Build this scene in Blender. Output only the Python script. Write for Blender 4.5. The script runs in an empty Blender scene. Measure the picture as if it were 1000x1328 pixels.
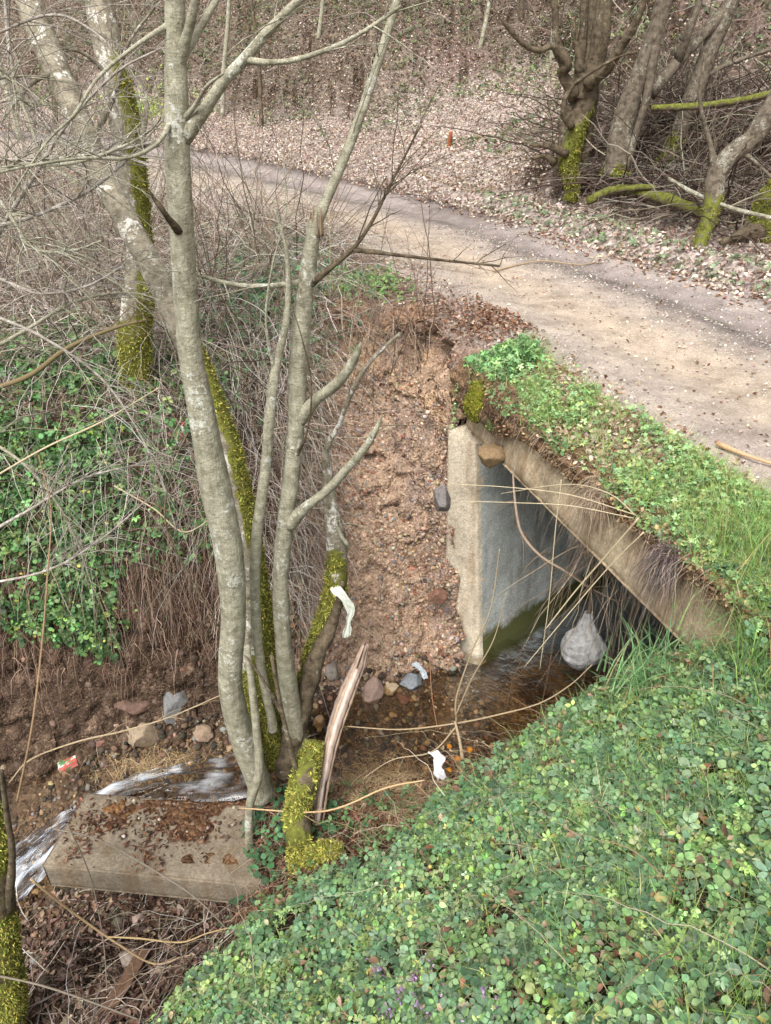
import bpy, math, random
import numpy as np
from mathutils import Vector
# ------------------------------------------------------------------ camera, sky, sun, exposure
SC = bpy.context.scene
COL = SC.collection
CAMZ, PITCH, FPX = 4.2, math.radians(32), 959.1
cam_d = bpy.data.cameras.new('camera'); cam = bpy.data.objects.new('camera', cam_d); COL.objects.link(cam)
cam.location = (0, 0, CAMZ); cam.rotation_euler = (math.radians(90) - PITCH, 0, 0)
cam_d.sensor_fit = 'VERTICAL'; cam_d.sensor_height = 36; cam_d.lens = 26; cam_d.clip_start = .05; cam_d.clip_end = 500
SC.camera = cam
SUN_EL, SUN_AZ = math.radians(55), math.radians(200)
w = bpy.data.worlds.new("World"); SC.world = w; w.use_nodes = True
wn, wl = w.node_tree.nodes, w.node_tree.links
sky = wn.new('ShaderNodeTexSky'); sky.sky_type = 'NISHITA'; sky.sun_disc = False
sky.sun_elevation = SUN_EL; sky.sun_rotation = SUN_AZ; sky.air_density = 1.0; sky.dust_density = 4.0
hs = wn.new('ShaderNodeHueSaturation'); hs.inputs['Saturation'].default_value = .22
wl.new(sky.outputs[0], hs.inputs['Color']); wl.new(hs.outputs[0], wn['Background'].inputs[0])
wn['Background'].inputs[1].default_value = .13
sd = bpy.data.lights.new('sun', 'SUN'); sd.energy = 1.5; sd.angle = math.radians(26); sd.color = (1, .965, .92)
sun = bpy.data.objects.new('sun', sd); COL.objects.link(sun)
sun.rotation_euler = Vector((math.sin(SUN_AZ) * math.cos(SUN_EL), math.cos(SUN_AZ) * math.cos(SUN_EL), math.sin(SUN_EL))).to_track_quat('Z', 'Y').to_euler()
SC.view_settings.view_transform = 'Standard'; SC.view_settings.look = 'None'
SC.view_settings.exposure = 1.0; SC.view_settings.gamma = 1
SC.cycles.max_bounces = 6; SC.cycles.diffuse_bounces = 3; SC.cycles.glossy_bounces = 2
SC.cycles.transparent_max_bounces = 8; SC.cycles.use_denoising = True
# ------------------------------------------------------------------ maths helpers
rng = np.random.default_rng(7)
SP, CP = math.sin(PITCH), math.cos(PITCH)
def _ray(px, py):
    yc = (664 - py) / FPX
    return (px - 500) / FPX, CP + yc * SP, -SP + yc * CP
def PY(px, py, Y):
    x, y, z = _ray(px, py); t = Y / y
    return np.array((x * t, Y, CAMZ + z * t))
def PZ(px, py, z0):
    x, y, z = _ray(px, py); t = (z0 - CAMZ) / z
    return np.array((x * t, y * t, z0))
def depth(P): return P[1] * CP - (P[2] - CAMZ) * SP
def proj(P):
    P = np.asarray(P, float)
    d = P[..., 1] * CP - (P[..., 2] - CAMZ) * SP
    u = P[..., 1] * SP + (P[..., 2] - CAMZ) * CP
    ds = np.where(d > .05, d, .05)
    return 500 + FPX * P[..., 0] / ds, 664 - FPX * u / ds, d
def inview(P, m=130):
    x, y, d = proj(P)
    return (d > .2) & (x > -m) & (x < 1000 + m) & (y > -m) & (y < 1328 + m)
def S(r, g, b, k=1.0):
    c = np.array((r, g, b)) / 255.
    return np.where(c < .04045, c / 12.92, ((c + .055) / 1.055) ** 2.4) * k
def _h(ix, iy, iz):
    n = (ix.astype(np.int64) * 374761393 + iy.astype(np.int64) * 668265263 + iz.astype(np.int64) * 1274126177) & 0xffffffff
    n = ((n ^ (n >> 13)) * 1103515245) & 0xffffffff
    n = ((n ^ (n >> 16)) * 2246822519) & 0xffffffff
    return ((n ^ (n >> 15)) & 0xffff) / 65535.
def vnoise(x, y, z):
    x, y, z = np.broadcast_arrays(np.asarray(x, float), np.asarray(y, float), np.asarray(z, float))
    ix, iy, iz = np.floor(x), np.floor(y), np.floor(z)
    fx, fy, fz = x - ix, y - iy, z - iz
    fx, fy, fz = fx * fx * (3 - 2 * fx), fy * fy * (3 - 2 * fy), fz * fz * (3 - 2 * fz)
    r = 0
    for a in (0, 1):
        for b in (0, 1):
            for c in (0, 1):
                r = r + _h(ix + a, iy + b, iz + c) * (fx if a else 1 - fx) * (fy if b else 1 - fy) * (fz if c else 1 - fz)
    return r * 2 - 1
def fbm(x, y, z=0., sc=1., o=4, seed=0.):
    x, y, z = np.asarray(x) * sc + seed * 7.3, np.asarray(y) * sc + seed * 3.1, np.asarray(z) * sc + seed
    r, a, t = 0, 1., 0
    for i in range(o):
        r = r + a * vnoise(x, y, z); t += a; a *= .5
        x, y, z = x * 2.03 + 11.1, y * 2.03 + 5.7, z * 2.03 + 3.3
    return r / t
def sstep(a, b, x):
    t = np.clip((np.asarray(x, float) - a) / (b - a), 0, 1)
    return t * t * (3 - 2 * t)
def catmull(P, R, step):
    P = np.asarray(P, float); R = np.asarray(R, float)
    if len(P) == 2:
        P = np.array([P[0], (P[0] + P[1]) / 2, P[1]]); R = np.array([R[0], (R[0] + R[1]) / 2, R[1]])
    Q = np.vstack([2 * P[0] - P[1], P, 2 * P[-1] - P[-2]]); op, orr = [], []
    for i in range(len(P) - 1):
        p0, p1, p2, p3 = Q[i:i + 4]
        n = max(2, int(np.linalg.norm(p2 - p1) / step))
        t = (np.arange(n) / n)[:, None]
        op.append(.5 * (2 * p1 + (p2 - p0) * t + (2 * p0 - 5 * p1 + 4 * p2 - p3) * t ** 2 + (3 * p1 - p0 - 3 * p2 + p3) * t ** 3))
        orr.append(R[i] + (R[i + 1] - R[i]) * t[:, 0])
    op.append(P[-1:]); orr.append(R[-1:])
    return np.vstack(op), np.concatenate(orr)
def polydist(X, Y, PL):
    """distance, along-parameter (fractional index), signed side"""
    best = np.full(X.shape, 1e9); par = np.zeros(X.shape); sgn = np.zeros(X.shape)
    for i in range(len(PL) - 1):
        a, b = np.array(PL[i][:2]), np.array(PL[i + 1][:2]); d = b - a; L = d @ d
        t = ((X - a[0]) * d[0] + (Y - a[1]) * d[1]) / L
        lo = -9 if i == 0 else 0; hi = 9 if i == len(PL) - 2 else 1
        tc = np.clip(t, lo, hi)
        ex, ey = X - a[0] - tc * d[0], Y - a[1] - tc * d[1]
        D = np.hypot(ex, ey); m = D < best
        best = np.where(m, D, best); par = np.where(m, i + np.clip(tc, 0, 1), par)
        sgn = np.where(m, np.sign(ex * -d[1] + ey * d[0]), sgn)
    return best, par, sgn
# ------------------------------------------------------------------ mesh helpers
class MB:
    def __init__(s): s.v = []; s.f = {}; s.c = []; s.m = []; s.n = 0
    def add(s, V, faces, col=(.3, .3, .3), moss=None):
        V = np.asarray(V, float).reshape(-1, 3)
        for F in (faces if isinstance(faces, list) else [faces]):
            F = np.asarray(F, int)
            if F.size: s.f.setdefault(F.shape[1], []).append(F + s.n)
        s.v.append(V); c = np.empty((len(V), 3)); c[:] = col; s.c.append(c)
        m = np.zeros(len(V))
        if moss is not None: m[:] = moss
        s.m.append(m); s.n += len(V)
    def inst(s, TV, TF, pos, M, scale, col):
        """template (k,3), list of face arrays; pos (n,3), M (n,3,3), scale (n,) or (n,3), col (n,3)"""
        n = len(pos)
        if n == 0: return
        sc = np.asarray(scale, float); sc = sc[:, None] if sc.ndim == 1 else sc
        TVs = TV[None] * (sc[:, None, :] if sc.shape[1] == 3 else sc[:, :, None])
        V = np.einsum('nij,nkj->nki', M, TVs) + pos[:, None]
        k = len(TV)
        fs = [(F[None] + (np.arange(n) * k)[:, None, None]).reshape(-1, F.shape[1]) for F in TF]
        s.add(V.reshape(-1, 3), fs, np.repeat(col, k, 0))
    def tube(s, P, R, seg=8, step=.05, col=(.3, .3, .3), moss=None, rough=.06, cap=True, seed=0, sq=None):
        P, R = catmull(P, R, step); n = len(P)
        T = np.gradient(P, axis=0); T /= np.linalg.norm(T, axis=1)[:, None] + 1e-9
        u = np.cross(T[0], (0.3, 1, .2)); u /= np.linalg.norm(u); U = [u]
        for i in range(1, n):
            u = U[-1] - T[i] * (U[-1] @ T[i]); U.append(u / np.linalg.norm(u))
        U = np.array(U); W = np.cross(T, U); a = np.arange(seg) * 2 * np.pi / seg
        D = U[:, None] * np.cos(a)[None, :, None] + W[:, None] * np.sin(a)[None, :, None]
        V = P[:, None] + D * R[:, None, None]
        if rough:
            k = np.median(R); nz = fbm(V[..., 0], V[..., 1], V[..., 2] * .5, .6 / k, 3, seed + 1)
            V = P[:, None] + D * (R[:, None] * (1 + rough * 2 * nz))[..., None]
        i = np.arange(n - 1)[:, None] * seg; j = np.arange(seg)[None]; j2 = (j + 1) % seg
        F = np.stack([i + j, i + j2, i + seg + j2, i + seg + j], -1).reshape(-1, 4)
        fs = [F]; V = V.reshape(-1, 3)
        if cap:
            V = np.vstack([V, P[-1:] + T[-1:] * R[-1] * .4, P[:1]]); e = (n - 1) * seg
            fs.append(np.stack([e + j[0], e + j2[0], np.full(seg, n * seg)], -1))
            fs.append(np.stack([j2[0], j[0], np.full(seg, n * seg + 1)], -1))
        mm = None
        if moss is not None:
            mm = moss(V, D.reshape(-1, 3) if not cap else np.vstack([D.reshape(-1, 3), T[-1:], -T[:1]]))
        s.add(V, fs, col, mm)
        return P, R
    def stems(s, P, R, col, sides=3):
        """P (n,k,3), R (n,k) vectorised thin tubes"""
        n, k = P.shape[:2]
        if n == 0: return
        T = np.gradient(P, axis=1); T /= np.linalg.norm(T, axis=2)[..., None] + 1e-9
        ref = np.array((.31, .2, .93)); U = np.cross(T, ref); U /= np.linalg.norm(U, axis=2)[..., None] + 1e-6
        W = np.cross(T, U); a = np.arange(sides) * 2 * np.pi / sides
        V = P[:, :, None] + (U[:, :, None] * np.cos(a)[:, None] + W[:, :, None] * np.sin(a)[:, None]) * R[:, :, None, None]
        b = (np.arange(n) * k * sides)[:, None, None]; i = (np.arange(k - 1) * sides)[None, :, None]; j = np.arange(sides)[None, None]; j2 = (j + 1) % sides
        F = np.stack([b + i + j, b + i + j2, b + i + sides + j2, b + i + sides + j], -1).reshape(-1, 4)
        s.add(V.reshape(-1, 3), F, np.repeat(col, k * sides, 0))
    def quads(s):
        return np.vstack(s.v), s.f.get(4)
    def mesh(s, name, origin=(0, 0, 0), smooth=True):
        me = bpy.data.meshes.new(name)
        V = (np.vstack(s.v) - np.array(origin)).astype(np.float32)
        me.vertices.add(len(V)); me.vertices.foreach_set('co', V.ravel())
        lo, st, t = [], [], 0
        for k, fl in s.f.items():
            F = np.vstack(fl); lo.append(F.ravel()); st.append(t + np.arange(len(F)) * k); t += F.size
        lo = np.concatenate(lo).astype(np.int32); st = np.concatenate(st).astype(np.int32)
        me.loops.add(len(lo)); me.loops.foreach_set('vertex_index', lo)
        me.polygons.add(len(st)); me.polygons.foreach_set('loop_start', st)
        me.update(calc_edges=True)
        if smooth: me.polygons.foreach_set('use_smooth', np.ones(len(st), bool))
        ca = me.color_attributes.new('Col', 'FLOAT_COLOR', 'POINT')
        C = np.ones((len(V), 4), np.float32); C[:, :3] = np.vstack(s.c); ca.data.foreach_set('color', C.ravel())
        ma = me.attributes.new('moss', 'FLOAT', 'POINT'); ma.data.foreach_set('value', np.concatenate(s.m).astype(np.float32))
        me.validate(); me.update()
        return me
def tag(o, label=None, cat=None, group=None, kind=None):
    if label: o['label'] = label
    if cat: o['category'] = cat
    if group: o['group'] = group
    if kind: o['kind'] = kind
    return o
def build(mb, name, mat, parent=None, smooth=True, loc=None):
    """links the collected geometry (world coordinates) as one mesh object"""
    org = np.array(parent['org']) if parent is not None else (np.array(loc) if loc is not None else np.zeros(3))
    me = mb.mesh(name, org, smooth); me.materials.append(mat)
    o = bpy.data.objects.new(name, me); COL.objects.link(o)
    if parent is not None: o.parent = parent
    else: o.location = org
    o['org'] = [float(v) for v in org]
    return o
def thing(name, label, cat, loc, group=None):
    o = bpy.data.objects.new(name, None); COL.objects.link(o); o.location = loc; o.empty_display_size = .1
    o['org'] = [float(v) for v in loc]
    return tag(o, label, cat, group)
def single(mb, name, mat, label, cat, loc=None, group=None, smooth=True):
    if loc is None:
        V = np.vstack(mb.v); loc = (V[:, 0].mean(), V[:, 1].mean(), V[:, 2].min())
    return tag(build(mb, name, mat, None, smooth, loc), label, cat, group)
# ------------------------------------------------------------------ materials
def new_mat(name):
    m = bpy.data.materials.new(name); m.use_nodes = True
    n = m.node_tree.nodes; return m, n, m.node_tree.links, n['Principled BSDF']
def N(n, t, **k):
    o = n.new(t)
    for a, b in k.items():
        if a in o.inputs: o.inputs[a].default_value = b
        else: setattr(o, a, b)
    return o
def ramp(n, l, src, stops):
    r = n.new('ShaderNodeValToRGB'); e = r.color_ramp.elements
    while len(e) < len(stops): e.new(.5)
    for q, (p, c) in zip(e, stops): q.position = p; q.color = (*c, 1) if len(c) == 3 else c
    l.new(src, r.inputs[0]); return r
def mixc(n, l, mode, fac, a, b):
    m = n.new('ShaderNodeMix'); m.data_type = 'RGBA'; m.blend_type = mode
    for s, v in ((0, fac), (6, a), (7, b)):
        if isinstance(v, (int, float)): m.inputs[s].default_value = v
        elif isinstance(v, (tuple, list, np.ndarray)): m.inputs[s].default_value = (*v[:3], 1)
        else: l.new(v, m.inputs[s])
    return m.outputs[2]
def attr(n, name='Col'):
    a = n.new('ShaderNodeAttribute'); a.attribute_name = name; return a
def objco(n):
    return n.new('ShaderNodeNewGeometry').outputs['Position']
def leaf_mat(name, trans=.3, rough=.5, spec=.35, tint=(1.02, 1.0, .84)):
    m, n, l, p = new_mat(name)
    a = attr(n); nz = N(n, 'ShaderNodeTexNoise', Scale=55., Detail=2.); l.new(objco(n), nz.inputs['Vector'])
    r = ramp(n, l, nz.outputs[0], [(.3, (.7, .7, .7)), (.7, (1.25, 1.25, 1.25))])
    c = mixc(n, l, 'MULTIPLY', 1., a.outputs[0], r.outputs[0]); c = mixc(n, l, 'MULTIPLY', 1., c, tint)
    l.new(c, p.inputs['Base Color']); p.inputs['Roughness'].default_value = rough; p.inputs['Specular IOR Level'].default_value = spec
    if trans:
        t = n.new('ShaderNodeBsdfTranslucent'); l.new(c, t.inputs[0])
        x = n.new('ShaderNodeMixShader'); x.inputs[0].default_value = trans
        l.new(p.outputs[0], x.inputs[1]); l.new(t.outputs[0], x.inputs[2]); l.new(x.outputs[0], n['Material Output'].inputs[0])
    return m
def soil_mat(name, vs=70., vamt=.6, ns=14., bump=.6, rough=.95, fine=170., bd=.02):
    """vertex zone colour times grit, clods and blotches"""
    m, n, l, p = new_mat(name); a = attr(n); pos = objco(n)
    c = a.outputs[0]
    n1 = N(n, 'ShaderNodeTexNoise', Scale=ns, Detail=6., Roughness=.65); l.new(pos, n1.inputs['Vector'])
    r1 = ramp(n, l, n1.outputs[0], [(.28, (.62, .6, .58)), (.5, (.98, .98, .98)), (.74, (1.3, 1.28, 1.25))])
    c = mixc(n, l, 'MULTIPLY', 1., c, r1.outputs[0])
    v = N(n, 'ShaderNodeTexVoronoi', Scale=vs); l.new(pos, v.inputs['Vector'])
    bw = n.new('ShaderNodeSeparateColor'); l.new(v.outputs['Color'], bw.inputs[0])
    r2 = ramp(n, l, bw.outputs[0], [(0., (.5, .46, .43)), (.55, (.95, .93, .92)), (.93, (1.35, 1.33, 1.3)), (1., (2., 1.95, 1.9))])
    c = mixc(n, l, 'MULTIPLY', vamt, c, r2.outputs[0])
    n2 = N(n, 'ShaderNodeTexNoise', Scale=fine, Detail=3.); l.new(pos, n2.inputs['Vector'])
    r3 = ramp(n, l, n2.outputs[0], [(.3, (.72, .7, .7)), (.7, (1.22, 1.22, 1.22))])
    c = mixc(n, l, 'MULTIPLY', .8, c, r3.outputs[0])
    l.new(c, p.inputs['Base Color']); p.inputs['Roughness'].default_value = rough; p.inputs['Specular IOR Level'].default_value = .15
    add = N(n, 'ShaderNodeMath', operation='ADD'); l.new(n1.outputs[0], add.inputs[0])
    mu = N(n, 'ShaderNodeMath', operation='MULTIPLY'); l.new(v.outputs['Distance'], mu.inputs[0]); mu.inputs[1].default_value = -.6
    l.new(mu.outputs[0], add.inputs[1])
    b = N(n, 'ShaderNodeBump', Strength=bump, Distance=bd); l.new(add.outputs[0], b.inputs['Height']); l.new(b.outputs[0], p.inputs['Normal'])
    return m
def bark_mat(name, base, dark, lichen, lich_amt=.5, moss=(.17, .175, .035)):
    m, n, l, p = new_mat(name); pos = objco(n)
    mp = n.new('ShaderNodeMapping'); mp.inputs['Scale'].default_value = (16, 16, 20); l.new(pos, mp.inputs[0])
    n1 = N(n, 'ShaderNodeTexNoise', Scale=1., Detail=6., Roughness=.6); l.new(mp.outputs[0], n1.inputs['Vector'])
    r = ramp(n, l, n1.outputs[0], [(.3, dark), (.55, base), (.8, tuple(np.array(base) * 1.35))])
    n2 = N(n, 'ShaderNodeTexNoise', Scale=42., Detail=5., Roughness=.7); l.new(pos, n2.inputs['Vector'])
    n2b = N(n, 'ShaderNodeTexNoise', Scale=7., Detail=2.); l.new(pos, n2b.inputs['Vector'])
    ml = N(n, 'ShaderNodeMath', operation='MULTIPLY'); l.new(n2.outputs[0], ml.inputs[0]); l.new(n2b.outputs[0], ml.inputs[1])
    rl = ramp(n, l, ml.outputs[0], [(.42 - .2 * lich_amt, (0, 0, 0)), (.47 - .2 * lich_amt, (1, 1, 1))])
    c = mixc(n, l, 'MIX', rl.outputs[0], r.outputs[0], lichen)
    mq = n.new('ShaderNodeMapping'); mq.inputs['Scale'].default_value = (45, 45, 190); l.new(pos, mq.inputs[0])
    n5 = N(n, 'ShaderNodeTexNoise', Scale=1., Detail=2.); l.new(mq.outputs[0], n5.inputs['Vector'])
    r5 = ramp(n, l, n5.outputs[0], [(.33, (.62, .6, .56)), (.42, (1, 1, 1)), (.62, (1, 1, 1)), (.72, (1.5, 1.48, 1.42))]); c = mixc(n, l, 'MULTIPLY', .9, c, r5.outputs[0])
    mv = n.new('ShaderNodeMapping'); mv.inputs['Scale'].default_value = (38, 38, 5); l.new(pos, mv.inputs[0])
    n6 = N(n, 'ShaderNodeTexNoise', Scale=1., Detail=5., Roughness=.7); l.new(mv.outputs[0], n6.inputs['Vector'])
    r6 = ramp(n, l, n6.outputs[0], [(.3, (.66, .64, .6)), (.5, (1, 1, 1)), (.75, (1.22, 1.22, 1.2))]); c = mixc(n, l, 'MULTIPLY', .8, c, r6.outputs[0])
    n4 = N(n, 'ShaderNodeTexNoise', Scale=260., Detail=2.); l.new(pos, n4.inputs['Vector'])
    r4 = ramp(n, l, n4.outputs[0], [(.3, (.7, .7, .7)), (.7, (1.25, 1.25, 1.25))]); c = mixc(n, l, 'MULTIPLY', .8, c, r4.outputs[0])
    am = attr(n, 'moss'); n3 = N(n, 'ShaderNodeTexNoise', Scale=30., Detail=5., Roughness=.7); l.new(pos, n3.inputs['Vector'])
    ad = N(n, 'ShaderNodeMath', operation='ADD'); l.new(am.outputs['Fac'], ad.inputs[0]); l.new(n3.outputs[0], ad.inputs[1])
    rm = ramp(n, l, ad.outputs[0], [(.92, (0, 0, 0)), (1.0, (1, 1, 1))])
    rc = ramp(n, l, n3.outputs[0], [(.3, tuple(np.array(moss) * .35)), (.7, tuple(np.array(moss) * 1.2))])
    c = mixc(n, l, 'MIX', rm.outputs[0], c, rc.outputs[0])
    l.new(c, p.inputs['Base Color']); p.inputs['Roughness'].default_value = .85; p.inputs['Specular IOR Level'].default_value = .2
    b = N(n, 'ShaderNodeBump', Strength=.75, Distance=.012); a2 = N(n, 'ShaderNodeMath', operation='ADD')
    l.new(n6.outputs[0], a2.inputs[0]); l.new(n2.outputs[0], a2.inputs[1]); l.new(a2.outputs[0], b.inputs['Height']); l.new(b.outputs[0], p.inputs['Normal'])
    return m
def attr_mat(name, rough=.8, ns=60., amt=.7, bump=.3, spec=.2, bd=.005, stretch=None):
    m, n, l, p = new_mat(name); a = attr(n); pos = objco(n)
    if stretch:
        mp = n.new('ShaderNodeMapping'); mp.inputs['Scale'].default_value = stretch; l.new(pos, mp.inputs[0]); pos = mp.outputs[0]
    nz = N(n, 'ShaderNodeTexNoise', Scale=ns, Detail=5., Roughness=.65); l.new(pos, nz.inputs['Vector'])
    r = ramp(n, l, nz.outputs[0], [(.28, (.5, .48, .46)), (.5, (1, 1, 1)), (.75, (1.4, 1.38, 1.35))])
    c = mixc(n, l, 'MULTIPLY', amt, a.outputs[0], r.outputs[0]); l.new(c, p.inputs['Base Color'])
    p.inputs['Roughness'].default_value = rough; p.inputs['Specular IOR Level'].default_value = spec
    b = N(n, 'ShaderNodeBump', Strength=bump, Distance=bd); l.new(nz.outputs[0], b.inputs['Height']); l.new(b.outputs[0], p.inputs['Normal'])
    return m
def concrete_mat(name, base, algae=True, stain=S(150, 115, 80)):
    m, n, l, p = new_mat(name); pos = objco(n)
    n1 = N(n, 'ShaderNodeTexNoise', Scale=5., Detail=8., Roughness=.7); l.new(pos, n1.inputs['Vector'])
    r1 = ramp(n, l, n1.outputs[0], [(.3, tuple(base * .68)), (.5, tuple(base)), (.72, tuple(base * 1.22))])
    mp = n.new('ShaderNodeMapping'); mp.inputs['Scale'].default_value = (9, 9, .9); l.new(pos, mp.inputs[0])
    n2 = N(n, 'ShaderNodeTexNoise', Scale=1., Detail=4.); l.new(mp.outputs[0], n2.inputs['Vector'])
    r2 = ramp(n, l, n2.outputs[0], [(.5, (0, 0, 0)), (.72, (.75, .75, .75))])
    c = mixc(n, l, 'MIX', r2.outputs[0], r1.outputs[0], stain)
    v = N(n, 'ShaderNodeTexVoronoi', Scale=95.); l.new(pos, v.inputs['Vector'])
    sc = n.new('ShaderNodeSeparateColor'); l.new(v.outputs['Color'], sc.inputs[0])
    rv = ramp(n, l, sc.outputs[0], [(0, (.6, .58, .56)), (.6, (1, 1, 1)), (1., (1.35, 1.33, 1.3))]); c = mixc(n, l, 'MULTIPLY', .55, c, rv.outputs[0])
    if algae:
        sx = n.new('ShaderNodeSeparateXYZ'); l.new(pos, sx.inputs[0])
        ad = N(n, 'ShaderNodeMath', operation='MULTIPLY_ADD'); l.new(n1.outputs[0], ad.inputs[0]); ad.inputs[1].default_value = .25; l.new(sx.outputs[2], ad.inputs[2])
        ra = ramp(n, l, ad.outputs[0], [(.28, (1, 1, 1)), (.36, (0, 0, 0))])
        c = mixc(n, l, 'MIX', ra.outputs[0], c, S(84, 86, 48))
    l.new(c, p.inputs['Base Color']); p.inputs['Roughness'].default_value = .9; p.inputs['Specular IOR Level'].default_value = .2
    n3 = N(n, 'ShaderNodeTexNoise', Scale=38., Detail=6., Roughness=.75); l.new(pos, n3.inputs['Vector'])
    b = N(n, 'ShaderNodeBump', Strength=.7, Distance=.012); l.new(n3.outputs[0], b.inputs['Height']); l.new(b.outputs[0], p.inputs['Normal'])
    return m
M_ground = soil_mat('earth', 60, .8, 9., .8, bd=.03)
M_road = soil_mat('packed_dirt', 110, .38, 5., .4, fine=220., bd=.012)
M_clay = soil_mat('clay_and_gravel', 48, .5, 11., .9, bd=.035)
M_litter = soil_mat('leaf_litter_soil', 26, .8, 4., .8, bd=.04)
M_bed = soil_mat('pebbly_bed', 38, .95, 9., .8, rough=.5, bd=.03)
M_leaf = leaf_mat('green_leaf', .28, .5, .35)
M_dry = leaf_mat('dry_leaf', .12, .85, .1, (1.0, .97, .9))
M_twig = attr_mat('dry_twig', .9, 90, .5, .2)
M_stone = attr_mat('stone', .85, 45, .8, .6, .25, .01)
M_wood = attr_mat('weathered_wood', .85, 1., .9, .7, .15, .01, (30, 30, 6))
M_bark = bark_mat('smooth_grey_bark', tuple(S(162, 158, 138)), tuple(S(124, 120, 100)), tuple(S(198, 198, 186)), .5)
M_bark2 = bark_mat('brown_grey_bark', tuple(S(108, 96, 78)), tuple(S(56, 47, 36)), tuple(S(150, 147, 130)), .35, (.17, .18, .035))
M_barkw = bark_mat('pale_patchy_bark', tuple(S(150, 142, 124)), tuple(S(92, 84, 68)), tuple(S(214, 210, 200)), .66, (.2, .2, .04))
M_bark3 = bark_mat('old_grey_bark', tuple(S(116, 106, 92)), tuple(S(66, 58, 48)), tuple(S(152, 148, 134)), .5, (.18, .2, .03))
M_pale = bark_mat('pale_twig_bark', tuple(S(166, 158, 148)), tuple(S(126, 116, 106)), tuple(S(196, 192, 184)), .5)
M_moss = leaf_mat('moss_tufts', .25, .9, .05, (1, 1, 1))
M_conc = concrete_mat('pale_concrete', S(206, 194, 172), False)
M_conc_in = concrete_mat('grey_concrete', S(184, 189, 184), True, S(120, 118, 110))
M_beam = concrete_mat('stained_concrete', S(176, 160, 134) * .95, False, S(128, 98, 66))
M_slab = concrete_mat('wet_concrete', S(146, 134, 116) * .8, False, S(104, 84, 62))
# ------------------------------------------------------------------ terrain
ROADC = [(5.2, -8), (3.9, .5), (2.25, 4.85), (1.15, 7.3), (.2, 9.1), (-1.5, 11.2), (-4.2, 14.6), (-8, 18.2), (-14, 22), (-40, 30)]
ROADW = [1.35, 1.35, 1.25, 1.14, 1.2, 1.6, 1.75, 1.7, 1.6, 1.6]
CH = [(5.2, 7.6), (2.4, 5.0), (1.35, 3.95), (.65, 3.72), (.1, 3.72), (-.45, 3.58), (-.95, 3.36), (-1.5, 3.31), (-1.95, 3.17), (-2.2, 3.02), (-2.5, 2.8), (-2.9, 2.3), (-3.8, 1.2), (-6, -1)]
CHW = [1.0, 1.0, .75, .55, .38, .28, .22, .2, .17, .16, .2, .3, .4, .6]
CHZ = [0, 0, 0, 0, 0, -.01, -.045, -.09, -.16, -.26, -.42, -.55, -.7, -.9]
def beamX(Y): return .752 - .375 * (np.asarray(Y) - 4.19)
LINES = [
 [(-5.0, 3.6, -.1), (-2.9, 3.68, -.05), (-2.4, 3.74, 0), (-1.7, 3.82, .05), (-1.1, 3.95, .08), (-.6, 4.12, .08), (-.1, 4.22, .05), (.3, 4.3, .02), (.62, 4.42, -.02)],
 [(-5.0, 4.0, 1.1), (-3.2, 4.02, 1.15), (-2.4, 4.12, 1.3), (-1.6, 4.2, 1.32), (-1.05, 4.45, 1.4)],
 [(-.6, 4.6, .75), (-.2, 4.7, .7), (.2, 4.7, .65), (.5, 4.62, .5)],
 [(-.6, 5.1, 1.3), (-.2, 5.2, 1.3), (.2, 5.1, 1.25), (.5, 4.8, 1.1)],
 [(-.9, 5.2, 1.75), (-.55, 5.72, 1.85), (0, 5.72, 1.92), (.4, 5.45, 1.92), (.52, 5.05, 1.85)],
 [(-5, 5.3, 2.1), (-3.2, 5.3, 2.12), (-2.2, 5.5, 2.22), (-1.5, 5.75, 2.28), (-.9, 6.05, 2.38), (-.35, 6.12, 2.47), (.2, 5.92, 2.47), (.55, 5.68, 2.48), (.78, 5.3, 2.5)],
 [(.62, 4.95, 2.3), (.55, 4.75, 2.0)],
 [(-6, 8, 2.3), (-3, 8, 2.42), (-1.5, 7.6, 2.45), (-.3, 6.9, 2.49), (.4, 6.2, 2.49)],
 # near side toe, spit and bank edge
 [(2.6, 4.0, 0), (1.7, 3.2, 0), (1.2, 3.1, 0), (.75, 3.08, .02), (.35, 3.2, .04), (0, 3.35, .1), (-.3, 3.32, .16)],
 [(-.85, 3.08, .17), (-.6, 3.22, .17), (-.72, 2.75, .18), (-.4, 3.0, .2), (0, 2.95, .17), (.35, 2.9, .22)],
 [(-.98, 3.02, -.2), (-1.5, 3.02, -.25), (-2.1, 3.02, -.36)],
 [(-.98, 2.68, -.42), (-1.5, 2.7, -.52), (-2.1, 2.7, -.56)],
 [(-1.9, 2.45, -.55), (-1.4, 2.42, -.5), (-1.05, 2.4, -.35), (-.75, 2.38, .02)],
 [(-3.0, 1.8, -.75), (-2.4, 1.9, -.7), (-1.9, 1.9, -.6), (-1.4, 1.95, -.35), (-1.06, 2.0, 0), (-.5, 2.16, .42), (0, 2.28, .78), (.5, 2.5, 1.12), (.9, 2.52, 1.42), (1.25, 2.48, 1.78), (1.5, 2.3, 2.1)],
 [(0, 2.42, .62), (.55, 2.68, .8), (.95, 2.75, .9), (1.3, 2.75, 1.0), (1.6, 2.7, 1.2)],
 [(-4, 2.6, -.7), (-4, 1.8, -.8), (-7, 1, -1.0), (-7, -3, -1.4)],
 [(-8, 4, 1.4), (-12, 5, 1.6), (-12, 10, 2.3), (-8, 12, 2.4), (-20, 15, 2.3), (-20, 0, 0)],
 [(2.0, 1.0, 2.45), (2.0, 0, 2.5), (2.2, 2.0, 2.48), (2.6, -2, 2.5), (2, -5, 2.6), (-2, -5, .8), (8, -6, 2.5), (30, -8, 3)],
]
pts = []
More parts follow.
